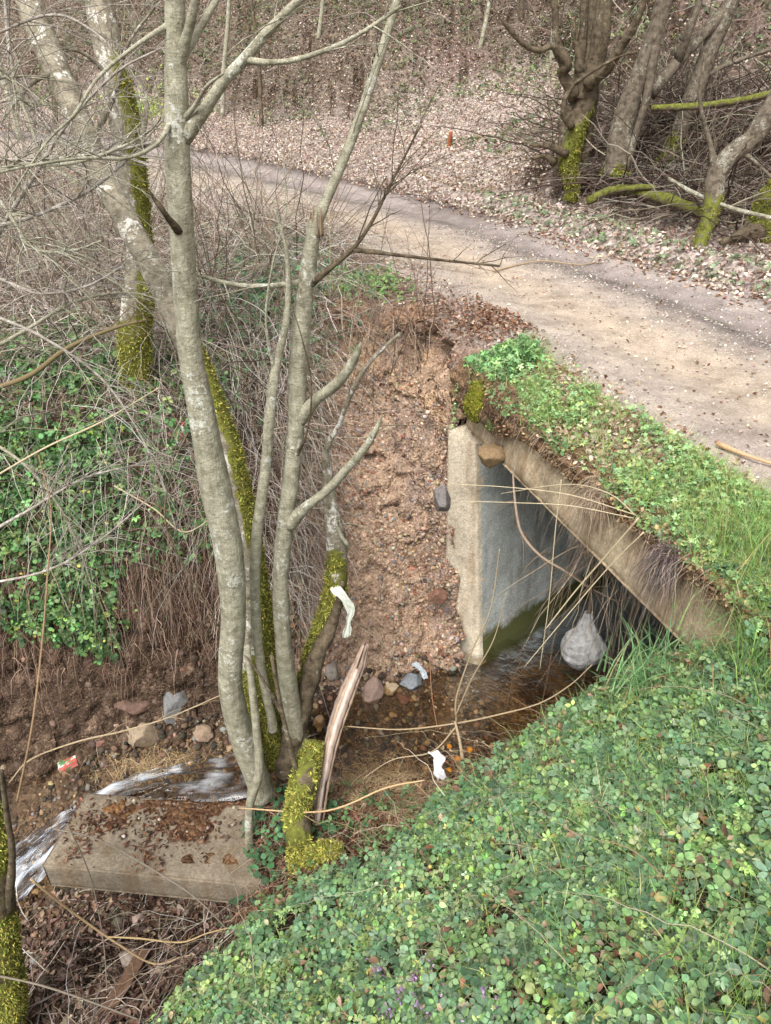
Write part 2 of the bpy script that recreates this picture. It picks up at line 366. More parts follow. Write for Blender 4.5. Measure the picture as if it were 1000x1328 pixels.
for L in LINES:
    for a, b in zip(L[:-1], L[1:]):
        a, b = np.array(a), np.array(b); k = max(1, int(np.linalg.norm((b - a)[:2]) / .3))
        for t in np.arange(k) / k: pts.append(a + (b - a) * t)
    pts.append(np.array(L[-1], float))
for X in np.arange(-3, 1.9, .45):                    # the near bank as a tilted plane
    for Y in np.arange(-2, 2.3, .45):
        z = 1.72 - .4 * Y + .8 * X
        if Y > 2.0 + max(-.1, min(.35, .45 * X)) - .15: continue
        if z > 2.2: z = 2.2 + .3 * math.tanh((z - 2.2) / .3)
        if z < -.3: z = -.3 + .5 * math.tanh((z + .3) / .5)
        if X > 1.7: z = 2.42
        pts.append(np.array((X, Y, z)))
pts = np.array(pts)
A = np.hypot(pts[:, None, 0] - pts[None, :, 0], pts[:, None, 1] - pts[None, :, 1]) + np.eye(len(pts)) * -.004
W_rbf = np.linalg.solve(np.block([[A, np.ones((len(pts), 1))], [np.ones((1, len(pts))), np.zeros((1, 1))]]), np.append(pts[:, 2], 0))
def rbf(X, Y):
    out = np.empty(X.size); x, y = X.ravel(), Y.ravel()
    for i in range(0, x.size, 20000):
        out[i:i + 20000] = np.hypot(x[i:i + 20000, None] - pts[:, 0], y[i:i + 20000, None] - pts[:, 1]) @ W_rbf[:-1] + W_rbf[-1]
    return out.reshape(X.shape)
def axis(lo, hi, step, lo2, hi2, g=1.05):
    a = list(np.arange(lo, hi, step)); s = step
    while a[-1] < hi2: s *= g; a.append(a[-1] + s)
    s = step; b = []
    c = lo
    while c > lo2: s *= g; c -= s; b.append(c)
    return np.array(b[::-1] + a)
gx = axis(-3.0, 2.3, .025, -45, 45); gy = axis(.9, 6.5, .025, -9, 70); gy = np.array([y for y in gy if not 3.55 < y < 6.2] + list(np.arange(3.56, 6.2, .0125))); gy.sort()
gx = np.array([x for x in gx if not -2.9 < x < .6] + list(np.arange(-2.89, .6, .018))); gx.sort()
GX, GY = np.meshgrid(gx, gy)
rd, rpar, rs = polydist(GX, GY, ROADC)
rw = np.interp(rpar, range(len(ROADW)), ROADW)
far_side = rs < 0
sd_far = np.where(far_side, rd - rw, -rd - rw)          # >0 beyond the far road edge
sd_near = np.where(far_side, -rd - rw, rd - rw)
Z = rbf(GX, GY)
Z += .05 * fbm(GX, GY, 0, 1.6, 3, 2) + .018 * fbm(GX, GY, 0, 9, 3, 5)
Z += (.09 * fbm(GX, GY, 0, 2.2, 3, 15) + .05 * fbm(GX, GY, 0, 7, 2, 16)) * (GY < 2.6) * (1 - sstep(1.3, 1.7, GX))
cross = np.where(far_side, rd, -rd)                      # - near … + far
zroad = 2.5 + .03 * fbm(GX, GY, 0, 1.3, 3, 9) + .012 * fbm(GX, GY, 0, 7, 3, 4) - .045 * np.exp(-((cross - .62) / .2) ** 2) - .03 * np.exp(-((cross + .45) / .25) ** 2)
D = (GX > beamX(GY)) & (GY > 2.2) & (GY < 4.8)
dbeam = (GX - beamX(GY)) * .944
verge = 2.31 + .19 * sstep(0, .5, dbeam) + .035 * fbm(GX, GY, 0, 5, 3, 8)
Z = np.where(D, verge, Z)
wr = 1 - sstep(-.15, .35, sd_near)
wr = np.where(D, 1 - sstep(-.2, .1, sd_near), wr)
wr = np.where((GY < 4.8) & ~D & (GY > 2.2), 0, wr)
s = np.maximum(sd_far, 0)
track = np.exp(-((GX - (1.2 + .25 * (GY - 12))) / 2.2) ** 2)
zh = 2.5 + .13 * np.minimum(s, 3.2) + (.5 - .22 * track) * np.maximum(s - 3.2, 0) + .22 * fbm(GX, GY, 0, .35, 4, 3) * sstep(0, 4, s) + .06 * fbm(GX, GY, 0, 2.2, 3, 6) * sstep(0, 1.0, s)
bk = sstep(9.9, 10.02, GY - .25 * fbm(GX, GY, 0, 1.5, 3, 71) + .30 * (GX - 3)) * sstep(1.7, 2.2, GX) * (1 - .8 * sstep(10.2, 12.5, GY)); zh += .55 * bk
nA0 = fbm(GX, GY, 0, .9, 4, 31); dk0 = s + 1.8 * nA0 - 2.8 * track + .8; zh += .5 * sstep(4.2, 4.8, dk0) + .35 * sstep(5.6, 6.0, dk0 + .5 * fbm(GX, GY, 0, 2.2, 3, 36))
zh += .10 * np.exp(-((s - .25) / .2) ** 2) * sstep(0, .1, s) * (GX > 0)
zh -= .28 * np.exp(-((GX - 4.6) / 1.0) ** 2 - ((GY - 8.6) / 1.3) ** 2) * sstep(.3, 1.5, s)
Z = Z * (1 - wr) + zroad * wr
Z = np.where(sd_far > 0, zh * sstep(0, .3, sd_far) + Z * (1 - sstep(0, .3, sd_far)), Z)
cd, cpar, cs = polydist(GX, GY, CH)
cw = np.interp(cpar, range(len(CHW)), CHW); cz = np.interp(cpar, range(len(CHZ)), CHZ)
cd2 = cd + .06 * fbm(GX, GY, 0, 4, 3, 12)
bedz = cz - .11 + .05 * fbm(GX, GY, 0, 9, 3, 14) + np.maximum(cd2 - cw * .75, 0) * .9
outside = GX < beamX(GY) + .02
carve = outside & ~D & (GY < 4.9) & (cd < cw + .3)
Z = np.where(carve, np.minimum(Z, np.maximum(bedz, cz - .14)), Z)
Z = np.where(outside & ~D & (cd < cw * .8) & (GY < 5), np.minimum(Z, bedz), Z)
# slope-driven crumbling of the steep faces
gzx = np.gradient(Z, axis=1) / np.gradient(GX, axis=1); gzy = np.gradient(Z, axis=0) / np.gradient(GY, axis=0)
SL = np.hypot(gzx, gzy); nx, ny = -gzx / (SL + 1e-6), -gzy / (SL + 1e-6)
steep = sstep(.7, 1.6, SL) * (~D) * (GY > 3.5) * (GY < 7) * (sd_near > 0)
rid = 1 - np.abs(fbm(GX * 1.0, GY * 1.0, Z * 2.6, 3.2, 4, 21)) * 2
rid2 = 1 - np.abs(fbm(GX, GY, Z, 9, 3, 27)) * 2
amt = steep * (.07 * rid + .05 * rid2 + .05 * fbm(GX, GY, Z, 14, 3, 23) + .025 * fbm(GX, GY, Z, 38, 2, 24))
TX, TY, TZ = GX + nx * amt, GY + ny * amt, Z + .02 * steep * fbm(GX, GY, Z, 14, 3, 25)
clayz = sstep(1.8, 2.0, Z) * steep * (GX > -1.1) * (GX < .7); st = 1 - np.abs(fbm(GX * .9, GY * .9, Z * 3.2, 5.5, 4, 29)) * 2.2
TX = TX + nx * clayz * .10 * st; TY = TY + ny * clayz * .10 * st; TZ = TZ + clayz * .03 * fbm(GX, GY, Z, 20, 3, 28)
# undercut lip of the clay face
lip = np.exp(-((Z - 2.2) / .16) ** 2) * steep * (GX > -.8) * (GX < .6)
TX = TX - nx * lip * .15; TY = TY - ny * lip * .15; top = np.exp(-((Z - 2.42) / .06) ** 2) * steep * (GX > -.8) * (GX < .6); TX = TX + nx * top * .05; TY = TY + ny * top * .05
TV = np.stack([TX, TY, TZ], -1)
def gz(x, y):
    x, y = np.asarray(x, float), np.asarray(y, float)
    i = np.clip(np.searchsorted(gx, x) - 1, 0, len(gx) - 2); j = np.clip(np.searchsorted(gy, y) - 1, 0, len(gy) - 2)
    u = (x - gx[i]) / (gx[i + 1] - gx[i]); v = (y - gy[j]) / (gy[j + 1] - gy[j])
    return Z[j, i] * (1 - u) * (1 - v) + Z[j, i + 1] * u * (1 - v) + Z[j + 1, i] * (1 - u) * v + Z[j + 1, i + 1] * u * v
# zone colours
def mixv(C, c, w): return C * (1 - w[..., None]) + np.asarray(c) * w[..., None]
nA, nB, nC = fbm(GX, GY, Z, .9, 4, 31), fbm(GX, GY, Z, 3.5, 4, 32), fbm(GX, GY, Z, 9, 3, 33)
C = np.empty(GX.shape + (3,)); C[:] = S(104, 86, 70)
C = mixv(C, S(140, 122, 108), sstep(-.2, .5, nB) * .6)
valley = (sd_near > .1) & ~D
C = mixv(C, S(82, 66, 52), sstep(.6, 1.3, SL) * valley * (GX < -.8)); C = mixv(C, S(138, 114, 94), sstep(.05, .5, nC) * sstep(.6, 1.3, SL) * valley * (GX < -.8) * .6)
tal = valley * sstep(-.95, -.6, GX + .15 * nB) * (GY > 3.7) * sstep(.35, .6, SL)
C = mixv(C, S(182, 154, 128), tal); C = mixv(C, S(138, 112, 90), tal * sstep(.2, .6, nB) * .6); C = mixv(C, S(196, 170, 142), tal * sstep(.2, .6, nA) * .6)
C = mixv(C, S(198, 164, 126), tal * sstep(1.75, 1.95, TZ + .08 * nB) * 1.)
C = mixv(C, S(140, 108, 84), tal * sstep(2.15, 2.35, TZ + .08 * nB) * .8)
C = mixv(C, S(140, 108, 84), tal * sstep(.1, .5, nC) * .3)
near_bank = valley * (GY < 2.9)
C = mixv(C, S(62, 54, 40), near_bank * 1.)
bedm = sstep(.1, -.02, Z - cz) * (cd < cw + .5) * valley * outside * (GY < 4.9)
C = mixv(C, S(98, 78, 56), bedm * 1.); C = mixv(C, S(60, 46, 34), bedm * sstep(-.1, .4, nB))
# road: pale sandy track bed with pinkish shoulders and a dark rutted strip
RC = np.empty_like(C); RC[:] = S(176, 163, 150)
RC = mixv(RC, S(184, 167, 146), np.exp(-((cross + .35 + .15 * nA) / .38) ** 2))
RC = mixv(RC, S(158, 146, 140), sstep(.3, .7, cross + .1 * nA)); RC = mixv(RC, S(172, 160, 152), np.exp(-((cross - .95) / .15) ** 2))
RC = mixv(RC, S(126, 116, 109), np.clip(np.exp(-((cross - .42 + .1 * nA) / .2) ** 2) * sstep(-.8, -.1, nB), 0, 1))
RC = mixv(RC, S(84, 76, 74), np.clip(np.exp(-((cross - rw + .14) / .28) ** 2) * sstep(-.6, .1, nB + .2), 0, 1) * sstep(3.2, 4.4, rpar + nB * .2))
RC = mixv(RC, S(156, 142, 134), sstep(.1, .6, nA) * .6)
C = mixv(C, RC, 1 - sstep(-.12, .16, sd_near + .16 * nB + .05 * nC))
C = mixv(C, S(150, 132, 122), ((sd_near > -.1) & (sd_near < .6)) * (~D | (dbeam > .4)) * (GY > 2) * sstep(-.3, .3, nC) * .5)
LC = np.empty_like(C); LC[:] = S(164, 150, 142)
dk = sstep(3.4, 4.6, dk0)
LC = mixv(LC, S(110, 98, 82), dk * .9)
LC = mixv(LC, S(74, 58, 46), dk * sstep(0, .5, nB) * .8)
LC = mixv(LC, S(168, 154, 144), sstep(0, .5, nB) * (1 - dk) * .6)
LC = mixv(LC, S(124, 104, 96), sstep(3.4, 4.2, GX + .3 * (GY - 8)) * (s < 6) * .7)
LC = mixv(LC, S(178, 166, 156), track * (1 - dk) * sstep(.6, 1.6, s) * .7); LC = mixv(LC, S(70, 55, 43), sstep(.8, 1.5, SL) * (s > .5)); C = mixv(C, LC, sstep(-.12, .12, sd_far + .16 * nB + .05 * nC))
C = C * .88 + (C @ np.array((.3, .59, .11)))[..., None] * .12; C = C * (1 - .13 * ((sd_near < 0) & (sd_far < 0)))[..., None]
def split_terrain():
    ny_, nx_ = GX.shape
    idx = np.arange(ny_ * nx_).reshape(ny_, nx_)
    q = np.stack([idx[:-1, :-1], idx[:-1, 1:], idx[1:, 1:], idx[1:, :-1]], -1).reshape(-1, 4)
    dm = D.ravel()[q]; mixed = dm.any(1) & ~dm.all(1)
    fy = GY.ravel()[q].mean(1); fx = GX.ravel()[q].mean(1)
    kill = mixed & (fy > 2.3) & (fy < 4.74) & (fx < 2.1)
    q = q[~kill]
    f = lambda a: a.ravel()[q].mean(1)
    isroad = (f(sd_near + .16 * nB) < .02) & (f(sd_far + .16 * nB) < 0)
    ishill = (f(sd_far + .16 * nB) >= 0)
    steepf = (f(tal) > .4) & ~isroad & ~ishill
    isbed = (f(bedm) > .4) & ~isroad & ~ishill & ~steepf
    rest = ~(isroad | ishill | steepf | isbed)
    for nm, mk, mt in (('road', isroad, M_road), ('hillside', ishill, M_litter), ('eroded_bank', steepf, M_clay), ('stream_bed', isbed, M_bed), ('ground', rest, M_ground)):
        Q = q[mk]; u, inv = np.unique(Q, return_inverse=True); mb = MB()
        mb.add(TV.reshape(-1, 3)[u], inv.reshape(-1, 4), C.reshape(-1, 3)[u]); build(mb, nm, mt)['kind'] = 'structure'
    return q
QF = split_terrain()
FV = TV.reshape(-1, 3)[QF]; FC = FV.mean(1)
_n = np.cross(FV[:, 2] - FV[:, 0], FV[:, 3] - FV[:, 1]); FA = np.linalg.norm(_n, axis=1) / 2; FN = _n / (FA[:, None] * 2 + 1e-12)
fa = lambda a: a.ravel()[QF].mean(1)
F_near, F_far, F_SL, F_tal, F_D, F_db, F_cr, F_cd, F_cz, F_dk, F_nB = fa(sd_near), fa(sd_far), fa(SL), fa(tal), fa(D), fa(dbeam), fa(cross), fa(cd - cw), fa(cz), fa(dk), fa(nB)
F_vis = inview(FC, 110)
def scatter(n, dens, r=None):
    r = r or rng
    p = FA * dens * F_vis; p = np.maximum(p, 0)
    if p.sum() <= 0: return np.zeros((0, 3)), np.zeros((0, 3)), np.zeros(0, int)
    k = r.choice(len(p), n, p=p / p.sum()); u, v = r.random((2, n, 1)); q = FV[k]
    return (q[:, 0] * (1 - u) + q[:, 1] * u) * (1 - v) + (q[:, 3] * (1 - u) + q[:, 2] * u) * v, FN[k], k
# ------------------------------------------------------------------ templates
def frames(Nrm, tilt, r=None, spin=None):
    """random rotation about roughly Nrm, tilted by up to tilt rad -> (n,3,3) with columns x,y,z"""
    r = r or rng; n = len(Nrm)
    z = Nrm + r.normal(0, 1, (n, 3)) * np.tan(np.minimum(tilt, 1.3)) * .6; z /= np.linalg.norm(z, axis=1)[:, None] + 1e-9
    a = r.random(n) * 2 * np.pi if spin is None else spin
    x = np.stack([np.cos(a), np.sin(a), np.zeros(n)], -1); x -= z * (x * z).sum(1)[:, None]; x /= np.linalg.norm(x, axis=1)[:, None] + 1e-9
    return np.stack([x, np.cross(z, x), z], -1)
def t_leaf(w=.45, fold=.12, droop=.15, tip=1., n=3):
    """folded leaf along +x, unit length: midrib plus two edges"""
    xs = np.linspace(0, 1, n + 2); wd = w * np.sin(np.pi * xs ** (1 / tip)) ** .75
    mid = np.stack([xs, 0 * xs, -droop * xs ** 2], -1)
    L = np.stack([xs, wd, fold - droop * xs ** 2 - .1 * wd], -1)[1:-1]; R = L * (1, -1, 1); k = n + 2
    V = np.vstack([mid, L, R]); q, t = [], []
    t += [(0, 1, k), (0, k + n, 1), (n, n + 1, k + n - 1), (n, k + 2 * n - 1, n + 1)]
    for i in range(1, n): q += [(i, i + 1, k + i, k + i - 1), (i, k + n + i - 1, k + n + i, i + 1)]
    return V, [np.array(q), np.array(t)]
def t_join(parts):
    V, fs, n = [], {}, 0
    for v, F in parts:
        for f in F: fs.setdefault(f.shape[1], []).append(f + n)
        V.append(v); n += len(v)
    return np.vstack(V), [np.vstack(f) for f in fs.values()]
def rotz(V, a): c, s_ = math.cos(a), math.sin(a); return V @ np.array([[c, s_, 0], [-s_, c, 0], [0, 0, 1]])
def t_multi(angs, **k):
    out = []
    for a, sc in angs:
        v, f = t_leaf(**k); out.append((rotz(v * sc + (.12, 0, 0), a), f))
    return t_join(out)
T_round = t_leaf(.5, .06, .12, 1., 3); T_round[0][:, 0] -= .2
T_ovate = t_leaf(.33, .1, .2, .8, 3)
T_tri = t_multi([(0, 1), (1.5, .85), (-1.5, .85)], w=.36, fold=.07, droop=.18)
T_lobed = t_multi([(0, 1), (.95, .8), (-.95, .8), (1.9, .6), (-1.9, .6)], w=.25, fold=.05, droop=.2)
T_dry = t_leaf(.3, .22, -.18, .9, 2)
def t_blade():
    V = np.array([(-.5, 0, 0), (.5, 0, 0), (-.4, .12, .4), (.4, .12, .4), (-.25, .42, .75), (.25, .42, .75), (0, .85, .92)], float)
    return V, [np.array([(0, 1, 3, 2), (2, 3, 5, 4)]), np.array([(4, 5, 6)])]
T_blade = t_blade()
def t_stone(seed, sub=1):
    import bmesh
    bm = bmesh.new(); bmesh.ops.create_icosphere(bm, subdivisions=sub, radius=1)
    V = np.array([v.co[:] for v in bm.verts]); F = np.array([[v.index for v in f.verts] for f in bm.faces]); bm.free()
    V *= (1 + .28 * fbm(V[:, 0], V[:, 1], V[:, 2], 1.1, 2, seed))[:, None]
    if sub > 2: V *= (1 + .1 * fbm(V[:, 0], V[:, 1], V[:, 2], 3.3, 3, seed + .5))[:, None]
    return V, [F]
STONES = [t_stone(i * 1.7) for i in range(5)]
def pick(cols, n, jit=.15, r=None):
    r = r or rng
    c = np.array([x[:3] for x in cols]); w_ = np.array([x[3] if len(x) > 3 else 1. for x in cols]); k = r.choice(len(c), n, p=w_ / w_.sum())
    lin = np.array([S(*q) for q in c])[k]; lin = lin * .86 + (lin @ np.array((.3, .59, .11)))[:, None] * .14
    return lin * np.exp(r.normal(0, jit, (n, 1))) * np.exp(r.normal(0, jit * .3, (n, 3)))
def leaves(mb, n, dens, tmpl, size, cols, lift=(.0, .04), tilt=.5, up=.6, jit=.18, k=.9):
    P, Nn, _ = scatter(n, dens)
    if len(P) == 0: return
    P = P + Nn * rng.uniform(*lift, (len(P), 1)); nn = Nn * (1 - up) + np.array((0, 0, up)); nn /= np.linalg.norm(nn, axis=1)[:, None]
    sel = rng.integers(0, len(tmpl), len(P)); k = k * 1.15; sz = size[0] + (size[1] - size[0]) * rng.random(len(P)) ** 1.5; col = pick(cols, len(P), jit) * k
    for i, (tv, tf) in enumerate(tmpl):
        m = sel == i; mb.inst(tv, tf, P[m], frames(nn[m], tilt), sz[m], col[m])
def grass(mb, P, L, cols, per=1, spread=.02, wid=.0035, lean=.6, k=.9):
    P = np.repeat(P, per, 0) + np.append(rng.normal(0, spread, (len(P) * per, 2)), np.zeros((len(P) * per, 1)), 1)
    n = len(P); up = np.zeros((n, 3)); up[:, 2] = 1
    M = frames(up, lean * .5); le = rng.uniform(L[0], L[1], n)
    mb.inst(T_blade[0], T_blade[1], P, M, np.stack([rng.uniform(.7, 1.4, n) * wid, le * rng.uniform(.3, 1, n), le], -1), pick(cols, n, .18) * k)
def arcs(n, P0, d0, L, r0, K=9, sag=.5, wig=.12, r=None, floor=None, tip=.3):
    """arching stems from points P0 with start directions d0"""
    r = r or rng
    t = np.linspace(0, 1, K)[None, :, None]; L = L[:, None, None]
    P = P0[:, None] + d0[:, None] * L * t
    P[..., 2] -= (sag * L[..., 0] * t[..., 0] ** 2)
    wv = r.normal(0, 1, (n, K, 3)); wv = np.cumsum(wv, 1); wv -= wv[:, :1]
    P += wv * wig * L / K * .6
    if floor is not None:
        P[..., 2] = np.maximum(P[..., 2], gz(P[..., 0], P[..., 1]) + floor)
    R = r0[:, None] * (1 - (1 - tip) * t[0, :, 0])
    return P, R
# ------------------------------------------------------------------ stream
def ribbon(path, widths, zs, ns, nw, name, mat, foamf):
    P, Wd = catmull([(a, b, z) for (a, b), z in zip(path, zs)], widths, .03); n = len(P)
    T = np.gradient(P, axis=0); T[:, 2] = 0; T /= np.linalg.norm(T, axis=1)[:, None]; Sd = np.stack([-T[:, 1], T[:, 0], 0 * T[:, 0]], -1)
    v = np.linspace(-1, 1, nw); V = P[:, None] + Sd[:, None] * (Wd[:, None] * v)[..., None]
    arc = np.concatenate([[0], np.cumsum(np.linalg.norm(np.diff(P, axis=0), axis=1))])
    slope = np.abs(np.gradient(P[:, 2]) / (np.gradient(arc) + 1e-6))
    a2 = np.broadcast_to(arc[:, None], (n, nw)); v2 = np.broadcast_to(v * 1., (n, nw)) * Wd[:, None]
    ridge = fbm(a2 * 1.5, v2 * 9, 0, 2.2, 4, 41); fast = sstep(.02, .12, slope)[:, None]
    V[..., 2] += fast * .02 * fbm(V[..., 0], V[..., 1], 0, 14, 3, 48) + .002 * fbm(V[..., 0], V[..., 1], 0, 12, 2, 42) + fast * (.045 * ridge + .012 * fbm(a2 * 3, v2 * 30, 0, 2, 3, 43)) + fast * .03 * (1 - (v ** 2)[None])
    foam = foamf(V, a2, v2, fast, ridge)
    i = np.arange(n - 1)[:, None] * nw; j = np.arange(nw - 1)[None]
    F = np.stack([i + j, i + j + 1, i + nw + j + 1, i + nw + j], -1).reshape(-1, 4)
    mb = MB(); mb.add(V.reshape(-1, 3), F, (.5, .5, .5), foam.ravel()); o = build(mb, name, mat); o['kind'] = 'structure'; return o
def water_mat():
    m, n, l, p = new_mat('stream_water'); pos = objco(n)
    p.inputs['Base Color'].default_value = (.74, .79, .85, 1); p.inputs['Roughness'].default_value = .4
    g = n.new('ShaderNodeBsdfGlossy'); g.inputs['Roughness'].default_value = .14; g.inputs['Color'].default_value = (.9, .95, 1, 1)
    t = n.new('ShaderNodeBsdfTransparent'); t.inputs[0].default_value = (.80, .73, .60, 1)
    nz = N(n, 'ShaderNodeTexNoise', Scale=16., Detail=4., Distortion=.6); l.new(pos, nz.inputs['Vector'])
    b = N(n, 'ShaderNodeBump', Strength=.16, Distance=.02); l.new(nz.outputs[0], b.inputs['Height']); l.new(b.outputs[0], g.inputs['Normal'])
    fr = N(n, 'ShaderNodeFresnel', IOR=1.33); l.new(b.outputs[0], fr.inputs['Normal'])
    x = n.new('ShaderNodeMixShader'); l.new(fr.outputs[0], x.inputs[0]); l.new(t.outputs[0], x.inputs[1]); l.new(g.outputs[0], x.inputs[2])
    a = attr(n, 'moss'); x2 = n.new('ShaderNodeMixShader'); l.new(a.outputs['Fac'], x2.inputs[0]); l.new(x.outputs[0], x2.inputs[1]); l.new(p.outputs[0], x2.inputs[2])
    l.new(x2.outputs[0], n['Material Output'].inputs[0]); return m
def foamf(V, a, v, fast, ridge):
    f = sstep(-.1, .6, fbm(a * 2.6, v * 5., 0, 2.6, 6, 44) + .35 * fbm(a, v, 0, 5, 3, 47)) * .75 + sstep(.1, .6, ridge) * .35
    return np.clip(f * fast * 1.05, 0, .9)
ribbon(CH, [1.15, 1.15, 1.0, .8, .6, .4, .22, .17, .15, .16, .2, .28, .4, .6], [z for z in CHZ], 0, 60, 'stream', water_mat(), foamf)
# bed under the deck
gxx, gyy = np.meshgrid(np.arange(.55, 5.6, .04), np.arange(1.6, 8.6, .04))
bz = -.10 + .04 * fbm(gxx, gyy, 0, 3, 4, 51) + .02 * fbm(gxx, gyy, 0, 12, 3, 52)
keep = (gxx > beamX(gyy) - .12); idx = np.arange(gxx.size).reshape(gxx.shape)
q = np.stack([idx[:-1, :-1], idx[:-1, 1:], idx[1:, 1:], idx[1:, :-1]], -1).reshape(-1, 4); q = q[keep.ravel()[q].all(1)]
cc = np.empty((gxx.size, 3)); cc[:] = S(104, 84, 60); nb = fbm(gxx, gyy, 0, 3.5, 4, 53).ravel()[:, None]; cc = np.where(nb > .1, S(70, 52, 36), cc)
u, inv = np.unique(q, return_inverse=True); mb = MB(); mb.add(np.stack([gxx, gyy, bz], -1).reshape(-1, 3)[u], inv.reshape(-1, 4), cc[u])
build(mb, 'culvert_bed', M_bed)['kind'] = 'structure'
# ------------------------------------------------------------------ concrete culvert
def grid_face(mb, a, b, c, d, n, m, rough, col=(.4, .4, .4), seed=0, edge=0):
    """bilinear patch a-b-c-d, displaced a little along its normal"""
    a, b, c, d = map(np.array, (a, b, c, d)); u = np.linspace(0, 1, n)[:, None, None]; v = np.linspace(0, 1, m)[None, :, None]
    P = (a * (1 - u) + b * u) * (1 - v) + (d * (1 - u) + c * u) * v; nn = np.cross(b - a, d - a); nn = nn / np.linalg.norm(nn)
    h = rough * (fbm(P[..., 0], P[..., 1], P[..., 2], 4, 4, seed) + .5 * fbm(P[..., 0], P[..., 1], P[..., 2], 22, 3, seed + 2))
    e = np.minimum(np.minimum(u, 1 - u) * np.linalg.norm(b - a), np.minimum(v, 1 - v) * np.linalg.norm(d - a))[..., 0]
    P = P + nn * (h * sstep(0, .03, e) - edge * (1 - sstep(0, .025, e)))[..., None]
    i = np.arange(n - 1)[:, None] * m; j = np.arange(m - 1)[None]
    mb.add(P.reshape(-1, 3), np.stack([i + j, i + m + j, i + m + j + 1, i + j + 1], -1).reshape(-1, 4), col)
def prism(mb, bot, top, rough, res=.03, seed=0, edge=.004):
    """box from four bottom and four top corners (counter-clockwise seen from above)"""
    k = 4
    for i in range(k):
        a, b, c, d = bot[i], bot[(i + 1) % k], top[(i + 1) % k], top[i]
        n = max(3, min(140, int(np.linalg.norm(np.subtract(b, a)) / res))); m = max(3, min(90, int(np.linalg.norm(np.subtract(d, a)) / res)))
        grid_face(mb, a, b, c, d, n, m, rough, seed=seed + i, edge=edge)
    n = max(3, min(120, int(np.linalg.norm(np.subtract(top[1], top[0])) / res))); m = max(3, min(120, int(np.linalg.norm(np.subtract(top[3], top[0])) / res)))
    grid_face(mb, *top, n, m, rough, seed=seed + 7, edge=edge); grid_face(mb, bot[0], bot[3], bot[2], bot[1], n if n < 40 else 40, 10, 0, edge=0)
W = np.array((.76, .65, 0)); 
culv = thing('concrete_culvert', 'square concrete culvert carrying the dirt road over the stream', 'culvert', (.8, 4.5, 0))
c0b, c0t = np.array((.80, 4.5, -.35)), np.array((.615, 4.5, 1.93)); l0b, l0t = np.array((.50, 4.62, -.35)), np.array((.43, 4.62, 1.98))
mb = MB(); prism(mb, [l0b, c0b, c0b + W * 5, l0b + W * 5 + (-.1, .1, 0)], [l0t, c0t, c0t + W * 5 + (.1, 0, 0), l0t + W * 5], .008, .03, 61, .008)
w_ = build(mb, 'abutment_wall', M_conc_in, culv)
w_['label'] = 'pale end and grey inner face of the far culvert wall'
w_.data.materials.append(M_conc)
pn = np.array([p.normal[:] for p in w_.data.polygons]); pc = np.array([p.center[:] for p in w_.data.polygons]) + np.array((.8, 4.5, 0))
edge_w = .02 * fbm(pc[:, 2], pc[:, 0], 0, 7, 3, 66)
front = ((pn[:, 1] < -.85) | ((((pc[:, 0] - (.8 - (pc[:, 2] + .35) * .081)) / .76) < .05 + edge_w) & (pn[:, 2] < .5)) | ((pn[:, 2] > .5) & (pc[:, 1] < 4.9))) & (pn[:, 0] < .8)
w_.data.polygons.foreach_set('material_index', front.astype(np.int32))
mb = MB(); n0 = np.array((1.62, 1.95, -.35)); prism(mb, [n0 - (.1, .3, 0), n0, n0 + W * 4.5, n0 + W * 4.5 - (.1, .3, 0)][::-1], [p + (0, 0, 2.25) for p in (n0 - (.1, .3, 0), n0, n0 + W * 4.5, n0 + W * 4.5 - (.1, .3, 0))][::-1], .006, .06, 71)
build(mb, 'abutment_wall', M_conc_in, culv)
def BL(Y, z, out=0., lean=0.): return np.array((float(beamX(Y)) - .944 * out, Y - .331 * out, z))
mb = MB(); Ya, Yb = 4.72, 2.02; dn = np.array((.944, .331, 0))
prism(mb, [BL(Ya, 1.96), BL(Yb, 1.87), BL(Yb, 1.87) + dn * .28, BL(Ya, 1.96) + dn * .28], [BL(Ya, 2.27, -.05), BL(Yb, 2.27, -.05), BL(Yb, 2.27) + dn * .28, BL(Ya, 2.27) + dn * .28], .026, .018, 81, .02)
build(mb, 'edge_beam', M_beam, culv)['label'] = 'stained edge beam below the grassy verge'
mb = MB(); prism(mb, [BL(Ya, 1.94) + dn * .283, BL(Yb, 1.9) + dn * .283, BL(Yb, 1.9) + dn * 3.6, BL(Ya + .9, 1.94) + dn * 3.6], [BL(Ya, 2.2) + dn * .283, BL(Yb, 2.2) + dn * .283, BL(Yb, 2.2) + dn * 3.6, BL(Ya + .9, 2.2) + dn * 3.6], .004, .1, 85)
build(mb, 'deck_slab', M_conc_in, culv)
# added earth-coloured sheet closing the far end to keep the passage dark
mb = MB(); grid_face(mb, (2.2, 8.6, -.4), (5.7, 5.2, -.4), (5.7, 5.2, 2.3), (2.2, 8.6, 2.3), 20, 14, .12, S(70, 55, 42), 5); build(mb, 'culvert_end_blocker', M_ground)['kind'] = 'structure'
# tipped slab in the stream
mb = MB(); sb = [np.array(p) for p in ((-2.06, 2.63, -.14), (-.66, 2.52, -.19), (-.62, 3.05, -.17), (-1.96, 3.13, -.12))]
prism(mb, sb, [p + (0, 0, .205) for p in sb], .009, .018, 91, .01)
single(mb, 'concrete_slab', M_slab, 'fallen concrete slab strewn with wet leaves beside the small cascade', 'slab')
